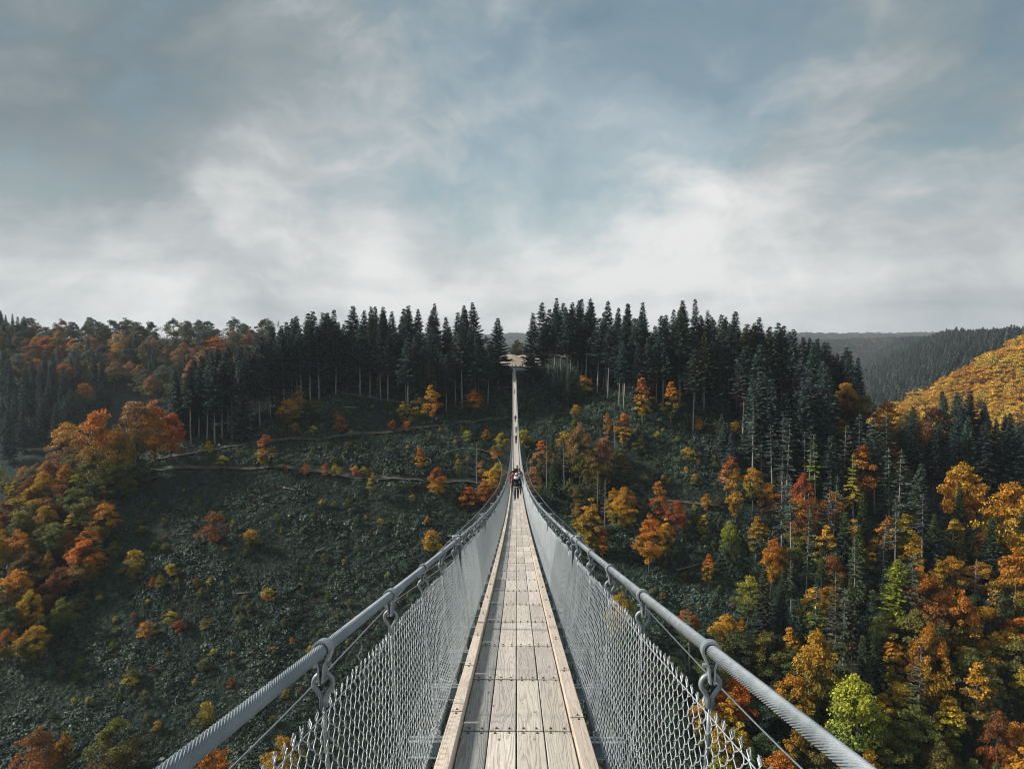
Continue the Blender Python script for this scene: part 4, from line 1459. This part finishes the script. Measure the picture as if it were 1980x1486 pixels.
# cross beams: a pair of channels back to back under every joint
beam, web = MB(), MB()
for q in (-.042, .042):
    beam.box((0, q, -.056), (1.46, .030, .006))
    web.box((0, q * .4, -.106), (1.44, .006, .092))
    beam.box((0, q, -.156), (1.46, .030, .006))
for s in (-1, 1):
    for q in (-.045, .045):
        beam.box((s * .66, q, -.03), (.014, .014, .05))
        beam.box((s * .53, q, -.035), (.012, .012, .04))
beam_me, web_me = beam.mesh('cross_beam', WIREM), web.mesh('web', DARKST)  # darker steel on the web paints in the shade between the flanges
for row in range(ROW0, ROW1 + 1):
    Yb = Y0 + row * SP
    o = link('cross_beam', beam_me, bridge, bp(Yb), (slope(Yb), 0, 0))
    if row < 60:
        link('web', web_me, o)

# handrail cables: the near stretch shows its wires
YA, YB = Y0 + ROW0 * SP, YEND + 6


def rope(x, h, Ya, Yb, R, nw, lay, step, sgn):
    Ys = np.arange(Ya, Yb + step / 2, step)
    C = bp(Ys, x, h)
    T = np.gradient(C, axis=0)
    T /= np.linalg.norm(T, axis=1, keepdims=True)
    U = np.cross(T, np.array([0, 0, 1.0]))
    U /= np.linalg.norm(U, axis=1, keepdims=True)
    W = np.cross(U, T)
    k = nw * 4
    ang = np.arange(k) * 2 * PI / k
    rad = R * (1 + .0 * ang)
    prof = np.abs(np.sin(ang * nw / 2)) ** .7
    rad = R - .0065 * (1 - prof)
    tw = sgn * 2 * PI * (Ys - Ya) / lay
    A = ang[None] + tw[:, None]
    V = C[:, None] + rad[None, :, None] * (np.cos(A)[..., None] * U[:, None] + np.sin(A)[..., None] * W[:, None])
    i = np.arange(len(Ys) - 1)[:, None]
    j = np.arange(k)[None]
    F = np.stack([i * k + j, i * k + (j + 1) % k, (i + 1) * k + (j + 1) % k, (i + 1) * k + j], -1).reshape(-1, 4)
    return V.reshape(-1, 3), F


for s in (-1, 1):
    m = MB()
    V, F = rope(s * CAB_X, CAB_H, -4.0, 9.0, .0228, 20, .34, .02, 1)
    m.raw(V, F)
    Ys = np.r_[np.arange(9.0, 60, .8), np.arange(60, YB, 2.5)]
    m.tube(bp(Ys, s * CAB_X, CAB_H), .0225, 10)
    o = m.build('handrail_cable', CABLE, bridge, True)
    # load cables below the deck
    for x in (.46, .60):
        m = MB()
        Ys = np.arange(YA, YB, 2.0)
        m.tube(bp(Ys, s * x, -.20), .024, 6)
        m.build('load_cable', CABLE, bridge, True)

# hangers: clamp and strap on the cable, tear-shaped eye, rod to the load cable
HX = .36


def clamp_mesh():
    m = MB()
    a = np.linspace(-.15 * PI, 1.15 * PI, 13)
    out, inn = .0345, .0262
    w = .024
    V, F = [], []
    prof = [(math.cos(t), math.sin(t)) for t in a]
    # strap legs run down from the saddle and meet at the foot
    outer = [(.0095, -.108), (.0125, -.055)] + [(c * out, s_ * out) for c, s_ in prof] + [(-.0125, -.055), (-.0095, -.108)]
    inner = [(.0035, -.108), (.0060, -.055)] + [(c * inn, s_ * inn) for c, s_ in prof] + [(-.0060, -.055), (-.0035, -.108)]
    n = len(outer)
    for (xo, zo), (xi, zi) in zip(outer, inner):
        V += [(xo, -w, zo), (xo, w, zo), (xi, w, zi), (xi, -w, zi)]
    for i in range(n - 1):
        for q in range(4):
            F.append((i * 4 + q, i * 4 + (q + 1) % 4, (i + 1) * 4 + (q + 1) % 4, (i + 1) * 4 + q))
    F += [(3, 2, 1, 0), ((n - 1) * 4, (n - 1) * 4 + 1, (n - 1) * 4 + 2, (n - 1) * 4 + 3)]
    m.raw(np.array(V), np.array(F))
    m.tube(np.array([(-.03, 0, -.05), (.03, 0, -.05)]), .007, 6)
    m.box((.026, 0, -.05), (.010, .022, .022))
    m.tube(np.array([(-.012, 0, -.094), (.012, 0, -.094)]), .007, 6)
    return m.mesh('clamp', STEEL)


def eye_mesh():
    m = MB()
    a = np.linspace(-.24 * PI, 1.24 * PI, 17)
    R = .034
    top = [(R * math.cos(t), 0, -.120 + R * math.sin(t)) for t in a]
    path = [(.008, .004, -.215), (.008, .003, -.172)] + top + [(-.008, -.003, -.172), (-.008, -.003, -.205)]
    path = np.array(path)
    m.tube(path, .0085, 7)
    return m.mesh('eye', STEEL, True)


def rod_mesh():
    m = MB()
    m.tube(np.array([(-.004, 0, -.225), (-.004, 0, -.30), (-.03, 0, -.7), (-.10, 0, -1.15), (-.085, 0, -1.27)]), .0075, 6)
    m.tube(np.array([(-.10, -.02, -1.16), (-.06, -.02, -1.2), (-.05, -.02, -1.28), (-.1, -.02, -1.31)]), .009, 5)
    return m.mesh('rod', STEEL, True)


cm_, em_, rm_ = clamp_mesh(), eye_mesh(), rod_mesh()


def joined(ms):
    m = MB()
    for me in ms:
        V = np.empty(len(me.vertices) * 3)
        me.vertices.foreach_get('co', V)
        m.raw(V.reshape(-1, 3), *[np.array([list(p.vertices)]) for p in me.polygons])
    return m


hang_me = {1: joined([cm_, em_, rm_]).mesh('hanger', STEEL, True)}
low = MB()
low.box((0, 0, 0), (.07, .048, .07))
low.box((0, 0, -.07), (.026, .04, .10))
low.tube(np.array([(0.03 * math.cos(t), 0, -.135 + .034 * math.sin(t)) for t in np.linspace(0, 2 * PI, 8)[:-1]]), .0085, 4, close=True)
low.tube(np.array([(-.004, 0, -.165), (-.03, 0, -.7), (-.10, 0, -1.15)]), .008, 4)
low_me = low.mesh('hanger', STEEL)
farh = MB()
lowV = np.empty(len(low_me.vertices) * 3)
low_me.vertices.foreach_get('co', lowV)
lowV = lowV.reshape(-1, 3)
for row in range(ROW0, ROW1):
    Yh = Y0 + row * SP + HX
    for s in (-1, 1):
        P = bp(Yh, s * CAB_X, CAB_H)
        th = slope(Yh)
        if row < 20:
            hg = link('hanger', cm_ if False else rm_, bridge, P)
            hg.scale = (s, 1, 1)
            hg.rotation_euler = (0, 0, random.gauss(0, .08))
            a = link('clamp', cm_, hg)
            a.rotation_euler = (th * .9, random.gauss(0, .05), 0)
            b = link('eye', em_, hg)
            b.rotation_euler = (0, 0, random.gauss(0, .12))
        elif row < ROW0 + 150:
            hg = link('hanger', hang_me[1] if row < 34 else low_me, bridge, P)
            hg.scale = (s, 1, 1)
        else:
            V = lowV * np.array([s, 1, 1]) + P
            farh.raw(V, *[np.array([list(p.vertices)]) for p in low_me.polygons])
o = farh.build('hanger_mass', STEEL, bridge)
o['kind'] = 'stuff'


# chain-link sides
def chain_link(Ya, Yb, pitch, r, sub, k, s, nv):
    """wires run from bottom to top in zigzags that hook into their neighbours"""
    ks = np.arange(Ya, Yb, pitch)
    j = np.arange(nv * sub + 1) / sub
    base = np.arange(nv + 1)
    zig = np.where(base % 2 == 0, -.56, .56)
    off = np.interp(j, base, zig)
    if sub > 1:
        off = np.sin((j - .5) * PI) * .54
        off = np.sign(off) * np.abs(off) ** .75
    dep = np.where(base % 2 == 0, -1.0, 1.0)
    dpt = np.interp(j, base, dep) * r * 1.1
    if sub > 1:
        dpt = np.sin(j * PI) * r * 1.6
    alt = np.where(np.arange(len(ks)) % 2 == 0, 1.0, -1.0)[:, None]
    Yw = ks[:, None] + alt * off[None] * pitch + rng.normal(0, pitch * .05, (len(ks), 1))
    v = np.broadcast_to(j / nv, Yw.shape) + rng.normal(0, .004, (len(ks), 1))
    sag = np.sin(Yw * 2 * PI / SP) * .006 + np.sin(Yw * 1.7) * .006
    bow = np.sin(v * PI) * .02
    x = s * (MB_X + (MT_X - MB_X) * v - bow + dpt * alt)
    h = MB_H + (MT_H - MB_H) * v + sag * v
    P = np.stack([dx(Yw) + x, Yw, dz(Yw) + h], -1)
    if sub > 1:
        # twisted barbs along both selvedges
        n = len(ks)
        e = P[:, -1]
        for d1, d2 in ((.018, .010), (-.012, .016)):
            q = np.stack([e, e + np.array([0, d1, .014]), e + np.array([0, d2 * .2, .030]) + rng.normal(0, .003, (n, 3))], 1)
            yield tubes(q, r, 3)
        e = P[:, 0]
        q = np.stack([e, e + np.array([s * .004, .016, -.012]), e + np.array([s * .01, .004, -.030]) + rng.normal(0, .004, (n, 3))], 1)
        yield tubes(q, r, 3)
    yield tubes(P, r, k)


for s in (-1, 1):
    m = MB()
    for seg in ((-3.0, 11.0, .040, .0021, 3, 4, 23), (11.0, 26.0, .040, .0020, 1, 3, 23), (26.0, 60.0, .080, .0033, 1, 3, 12), (60.0, YEND, .16, .0062, 1, 3, 6)):
        for V, F in chain_link(seg[0], seg[1], seg[2], seg[3], seg[4], seg[5], s, seg[6]):
            m.raw(V, F)
    # straining wires woven through the mesh
    for x, h, rr in ((MT_X - .002, MT_H - .015, .0028), (MB_X + .05, MB_H + .38, .0022), (MB_X + .002, MB_H + .015, .0028)):
        Ys = np.r_[np.arange(-3, 30, .4), np.arange(30, YEND, 2.0)]
        m.tube(bp(Ys, s * x, h), rr, 4)
    o = m.build('mesh_side', WIREM, bridge, True)
    o['label'] = 'chain-link side of twisted grey wire with barbed edges'

# stiffening posts: channel posts outside the mesh that clasp the cable
pm = MB()
pm.box((.02, 0, -.60), (.094, .006, 1.06))
pm.box((-.025, -.025, -.60), (.007, .05, 1.06))
pm.box((.065, -.025, -.60), (.007, .05, 1.06))
pm.box((.02, -.022, -.066), (.10, .056, .010))
pm.box((.055, 0, -.02), (.016, .03, .12))
pm.box((.02, 0, -1.13), (.12, .11, .012))
hd = MB()
hd.box((.045, 0, .012), (.070, .055, .055), bev=.012)
a = np.linspace(0, 2 * PI, 14)[:-1]
hd.tube(np.stack([.034 * np.cos(a), 0 * a, .034 * np.sin(a)], 1), .012, 6, close=True)
bl = MB()
for z in (.03, -.045):
    bl.tube(np.array([(.06, 0, z), (.135, 0, z)]), .008, 6)
    bl.box((.105, 0, z), (.014, .026, .026))
post_me, head_me, bolt_me = pm.mesh('post', DARKST), hd.mesh('saddle', STEEL), bl.mesh('stud', STEEL)
POST_ROWS = range(3, ROW1, 5)
for row in POST_ROWS:
    Yp = Y0 + row * SP - .35
    for s in (-1, 1):
        p = link('post', post_me, bridge, bp(Yp, s * CAB_X, CAB_H))
        p.scale = (s, 1, 1)
        link('saddle', head_me, p)
        if row < 40:
            link('studs', bolt_me, p)

# wind guy cables: sweep in from the valley sides, run beside the span and swing out again to the far slope
WP = {1: [(9.5, 2.0, -9.0), (6.9, 16.0, -10.4), (4.28, 42, -12.3), (3.2, 60.6, -14.9), (2.3, 88, -18.6), (2.05, 114, -21.5), (2.4, 140, -24.0), (3.6, 165, -26.2), (6.6, 190, -28.9), (11.5, 206, -31.0), (20, 222, -35.5)],
      -1: [(9.5, 2.0, -9.0), (6.9, 16.0, -10.4), (4.28, 42, -12.3), (3.2, 60.6, -14.9), (2.3, 88, -18.6), (2.25, 114, -21.5), (3.2, 140, -24.0), (5.2, 162, -25.8), (9.5, 185, -28.4), (15, 200, -30.0), (24, 215, -34.5)]}
WINDL = {}
for s in (-1, 1):
    L = smooth_line([(s * x + float(dx(y)), y, z) for x, y, z in WP[s]], 12)
    WINDL[s] = L
    m = MB()
    m.tube(L, .028 if s else .03, 6)
    m.build('wind_cable', CABLE, bridge, True)
    for k, Yt in enumerate(np.arange(26, 140, 3.75)):
        q = np.array([np.interp(Yt + 3, L[:, 1], L[:, i]) for i in range(3)])
        p = bp(Yt, s * .72, -.12)
        m = MB()
        m.tube(np.array([p, q]), .006 + .00004 * Yt, 4)
        m.build('wind_tie', CABLE, bridge)

# far landing: concrete anchor block with railing
ab = bpy.data.objects.new('bridge_landing', None)
COL.objects.link(ab)
EX, EZ = float(dx(YEND)), float(dz(YEND))
ab.location = (EX, YEND + 2.5, EZ)
tag(ab, 'pale concrete landing with steel railing at the far bridge end', 'landing')
m = MB()
m.box((0, 1.5, -.65), (7.6, 6, 1.2), bev=.06)
m.box((0, -1.7, -1.2), (3.4, .6, 2.2), bev=.04)
m.build('platform', CONC, ab)
for s in (-1, 1):
    for k in range(4):
        m = MB()
        m.box((0, 0, .55), (.07, .07, 1.1))
        m.build('railing_post', STEEL, ab, loc=(s * (.9 + k * .88), -1.2, -.05))
    for z in (.5, 1.05):
        m = MB()
        m.tube(np.array([(s * .9, -1.2, z), (s * 3.6, -1.2, z)]), .03, 6)
        m.build('railing_bar', STEEL, ab)
for s in (-1, 1):
    m = MB()
    m.box((0, 0, .8), (.3, .4, 1.7), bev=.03)
    m.build('cable_pylon', STEEL, ab, loc=(s * .72, -1.0, -.05))

# ------------------------------------------------------------------ people
CLOTH = {}


def cloth(name, c, rough=.85):
    if name not in CLOTH:
        CLOTH[name] = mat_simple(name, tuple(v * .8 for v in c), tuple(min(1, v * 1.15) for v in c), 14, rough)
    return CLOTH[name]


SKIN = cloth('skin', (.52, .30, .22), .55)


def skin_body(J, E, root):
    """grow one continuous surface over a joint skeleton; J: list of (x,y,z,r)"""
    me = bpy.data.meshes.new('body')
    me.from_pydata([j[:3] for j in J], E, [])
    o = bpy.data.objects.new('body_tmp', me)
    COL.objects.link(o)
    o.modifiers.new('skin', 'SKIN')
    if not me.skin_vertices:
        bpy.context.view_layer.objects.active = o
    for i, j in enumerate(J):
        sv = me.skin_vertices[0].data[i]
        r = j[3]
        sv.radius = (r if not isinstance(r, tuple) else r[0], r if not isinstance(r, tuple) else r[1])
        sv.use_root = (i == root)
    o.modifiers.new('sub', 'SUBSURF').levels = 2
    o.modifiers['sub'].render_levels = 2
    dg = bpy.context.evaluated_depsgraph_get()
    nm = bpy.data.meshes.new_from_object(o.evaluated_get(dg))
    bpy.data.objects.remove(o)
    return nm


def person(X, Yb, face, label, coat, legs, hair, h=1.7, arms='down', hood=None, hem=None, pack=None, group=None, ground=None, long_coat=0.0, stride=.14, lean=0.0):
    """face: heading angle, 0 = towards the camera (-Y)"""
    st = stride
    if arms == 'out':
        AL = [(-.42, -.02, 1.36, .042), (-.64, -.03, 1.33, .036), (-.72, -.03, 1.32, .03), (-.80, -.04, 1.30, .022)]
        AR = [(.42, -.02, 1.36, .042), (.64, -.03, 1.33, .036), (.72, -.03, 1.32, .03), (.80, -.04, 1.30, .022)]
    elif arms == 'rail':
        AL = [(-.33, -.02, 1.16, .05), (-.50, -.16, 1.08, .042), (-.56, -.2, 1.08, .034), (-.62, -.24, 1.07, .024)]
        AR = [(.27, .03, 1.15, .05), (.26, -.10, .93, .042), (.25, -.13, .86, .034), (.24, -.15, .80, .024)]
    else:
        AL = [(-.265, .05, 1.15, .052), (-.27, -.06, .93, .042), (-.265, -.09, .86, .034), (-.25, -.11, .79, .024)]
        AR = [(.265, -.03, 1.15, .052), (.27, .08 * -1, .93, .042), (.265, -.12, .86, .034), (.25, -.13, .79, .024)]
    J = [(0, 0, .96, (.15, .115)), (0, 0, 1.12, (.145, .11)), (0, .01, 1.30, (.165, .12)), (0, .01, 1.42, (.10, .085)), (0, .0, 1.49, .055), (0, -.02, 1.575, (.078, .092)), (0, -.015, 1.66, (.06, .075)),
         (-.185, .01, 1.40, .068), *AL, (.185, .01, 1.40, .068), *AR,
         (-.09, 0, .88, .10), (-.092, -st * .8, .50, .082), (-.092, -st * .55, .10, .062), (-.10, -st * .55 - .15, .035, .036),
         (.09, 0, .88, .10), (.092, st * .1, .49, .082), (.092, st * 1.0, .12, .062), (.10, st * 1.0 - .14, .05, .036)]
    E = [(0, 1), (1, 2), (2, 3), (3, 4), (4, 5), (5, 6), (2, 7), (7, 8), (8, 9), (9, 10), (10, 11), (2, 12), (12, 13), (13, 14), (14, 15), (15, 16), (0, 17), (17, 18), (18, 19), (19, 20), (0, 21), (21, 22), (22, 23), (23, 24)]
    me = skin_body(J, E, 0)
    mats = [SKIN, coat, legs, cloth('dark_shoe', (.03, .028, .027)), hem or coat]
    for q in mats:
        me.materials.append(q)
    Jn = np.array([j[:3] for j in J])
    for p in me.polygons:
        c = np.array(p.center)
        d = np.linalg.norm(Jn - c, axis=1)
        n = int(np.argmin(d))
        if n in (5, 6) or (n == 4 and c[2] > 1.5):
            i = 0
        elif n in (11, 16):
            i = 0
        elif n in (20, 24) or c[2] < .12:
            i = 3
        elif n in (17, 18, 19, 21, 22, 23) and c[2] < .90:
            i = 2
        elif c[2] < .97 and n in (0, 17, 21):
            i = 4
        else:
            i = 1
        p.material_index = i
        p.use_smooth = True
    root = bpy.data.objects.new('person', None)
    COL.objects.link(root)
    z = float(dz(Yb)) if ground is None else ground
    root.location = (X, Yb, z + .01)
    root.scale = (h / 1.72,) * 3
    root.rotation_euler = (lean, 0, face)
    tag(root, label, 'person', group)
    link('body', me, root)
    # face: nose, eyes and ears small but there
    fm = MB()
    fm.box((0, -.112, 1.575), (.022, .03, .04), bev=.008)
    for s in (-1, 1):
        fm.box((s * .082, -.01, 1.58), (.018, .04, .055), bev=.007)
    fm.build('face_features', SKIN, root)
    em = MB()
    for s in (-1, 1):
        em.box((s * .032, -.103, 1.605), (.022, .016, .012), bev=.004)
    em.box((0, -.104, 1.53), (.045, .014, .009), bev=.003)
    em.build('eyes_and_mouth', cloth('dark_eye', (.06, .035, .03)), root)

    def shell(name, mat, rx, ry, rz, c, cut, zlo=-9, thick=None):
        u = np.linspace(0, 2 * PI, 17)[:-1]
        v = np.linspace(.02, PI - .02, 10)
        P = np.array([(rx * math.sin(b) * math.cos(a), ry * math.sin(b) * math.sin(a), rz * math.cos(b)) for b in v for a in u])
        P += rng.normal(0, .004, P.shape)
        F = []
        for i in range(9):
            for j in range(16):
                q = [i * 16 + j, i * 16 + (j + 1) % 16, (i + 1) * 16 + (j + 1) % 16, (i + 1) * 16 + j]
                cc = P[q].mean(0)
                if cut(cc):
                    continue
                F.append(q[::-1])
        o = link(name, mk_mesh(name, P + np.array(c), np.array(F), mat, True), root)
        sd = o.modifiers.new('thick', 'SOLIDIFY')
        sd.thickness = .012
        return o
    if hair is not None:
        shell('hair', hair, .094, .108, .118, (0, -.002, 1.60), lambda c: (c[1] < -.045 and c[2] < .055) or c[2] < -.07)
    if hood is not None:
        shell('hood', hood, .125, .138, .15, (0, .005, 1.59), lambda c: (c[1] < -.07 and -.09 < c[2] < .07))
        shell('hood_collar', hood, .17, .15, .11, (0, -.02, 1.43), lambda c: c[2] > .07)
    if long_coat:
        v = [(.175, .135, 1.12), (.19, .15, 1.0), (.195, .155, .97 - long_coat)]
        u = np.linspace(0, 2 * PI, 19)[:-1]
        P = np.array([(a * math.cos(t), b * math.sin(t), z_) for a, b, z_ in v for t in u])
        F = np.array([(i * 18 + j, i * 18 + (j + 1) % 18, (i + 1) * 18 + (j + 1) % 18, (i + 1) * 18 + j) for i in range(2) for j in range(18)])
        o = link('coat_skirt', mk_mesh('coat_skirt', P, F[:, ::-1], coat, True), root)
        o.modifiers.new('thick', 'SOLIDIFY').thickness = .015
        if hem is not None:
            v = [(.197, .158, .985 - long_coat), (.199, .16, .945 - long_coat)]
            P = np.array([(a * math.cos(t), b * math.sin(t), z_) for a, b, z_ in v for t in u])
            F = np.array([(j, (j + 1) % 18, 18 + (j + 1) % 18, 18 + j) for j in range(18)])
            o = link('hem_band', mk_mesh('hem_band', P, F[:, ::-1], hem, True), root)
            o.modifiers.new('thick', 'SOLIDIFY').thickness = .02
    if pack is not None:
        pk = MB()
        pk.box((0, .19, 1.22), (.30, .17, .44), bev=.05)
        pk.build('backpack', pack, root)
    return root


def on_deck(px, py):
    """deck position under a pixel"""
    d = px_ray(px, py)
    Ys = np.arange(3, 262, .05)
    g = dz(Ys) - d[2] * Ys
    i = np.nonzero(np.diff(np.sign(g)))[0]
    Yp = Ys[i[0]] if len(i) else 200.0
    return float(d[0] * Yp), float(Yp)


black = cloth('black_wool', (.018, .018, .020))
navy = cloth('navy_cloth', (.022, .026, .045))
white = cloth('white_fleece', (.72, .72, .72))
jeans = cloth('blue_jeans', (.035, .055, .09))
ice = cloth('pale_blue_jacket', (.30, .40, .43))
redc = cloth('red_jacket', (.30, .035, .045))
greyc = cloth('grey_cloth', (.22, .23, .24))
brownh = cloth('brown_hair', (.05, .03, .02))
blond = cloth('blond_hair', (.35, .24, .13))
WG = 'walkers crossing the bridge'
x, y = on_deck(998.5, 966)
person(x, y, 0, 'walker in black coat with white hood and white hem band leading the group', black, jeans, None, 1.74, hood=white, hem=white, long_coat=.10)
x1 = float(dx(y + 5))
person(x1 + .24, y + 4.6, .1, 'walker in pale ice-blue hooded jacket just behind the black coat', ice, jeans, blond, 1.68, hood=ice)
person(x1 - .22, y + 7.2, -.1, 'walker in bright red jacket at the left side of the group', redc, black, brownh, 1.62)
person(x1 + .22, y + 9.8, .05, 'walker in dark navy coat holding the right-hand side', navy, black, brownh, 1.80, arms='rail', long_coat=.12)
person(x1 - .2, y + 12.5, 0, 'dark-clad walker at the back left of the group', black, navy, brownh, 1.72)
person(x1 + .08, y + 14.6, 0, 'tallest dark-clad walker at the very back of the group', black, navy, brownh, 1.84, pack=greyc)
x, y = on_deck(998, 858)
person(x, y, 0, 'lone dark figure mid-bridge with both arms stretched out to the sides', black, navy, brownh, 1.75, arms='out', long_coat=.1)
x, y = on_deck(998, 838)
person(x, y, 0, 'pale-clothed walker behind the figure with outstretched arms', greyc, greyc, blond, 1.65)
x, y = on_deck(996.5, 816)
person(x, y, PI, 'dark walker with backpack far along the bridge', navy, black, brownh, 1.78, pack=black)
x, y = on_deck(995, 762)
person(x, y, PI, 'light-clothed walker closest to the far bridge end', white, greyc, brownh, 1.72)
for k, (dx_, dy_, c, l, lab) in enumerate([(-2.6, 2.2, black, navy, 'person in black waiting on the landing left of the bridge'), (.6, 3.2, navy, black, 'person in navy standing in the gateway of the landing'), (2.4, 2.0, greyc, black, 'person in grey waiting on the landing right of the bridge'), (3.2, 2.6, black, black, 'second dark person further right on the landing')]):
    person(EX + dx_, YEND + 2.5 + dy_ * .6, 0, lab, c, l, brownh, 1.7, ground=EZ - .05, stride=.03)
X_, Y_, Z_ = ground_at(1007, 690)
Yf = 318.0
Xf = float(px_ray(1007, 690)[0] * Yf)
person(Xf, Yf, PI, 'small figure walking away across the stubble field', navy, black, brownh, 1.8, ground=float(H(Xf, Yf)) + .12)
X_, Y_, Z_ = ground_at(424, 868)
person(X_, Y_, 1.3, 'hiker in white and blue on the upper slope path', white, jeans, brownh, 1.75, ground=Z_ + .2)

# ------------------------------------------------------------------ air
m, t = new_mat('valley_haze')
v = t.add('ShaderNodeVolumePrincipled')
v.inputs['Color'].default_value = (.80, .90, 1.0, 1)
v.inputs['Density'].default_value = .0001
v.inputs['Anisotropy'].default_value = .15
t.l.new(v.outputs[0], t.out.inputs['Volume'])
b = MB()
b.box((500, 1950, -5), (12600, 10400, 320))
o = b.build('haze', m)
tag(o, 'thin pale haze in the air over the valley', 'haze', kind='stuff')
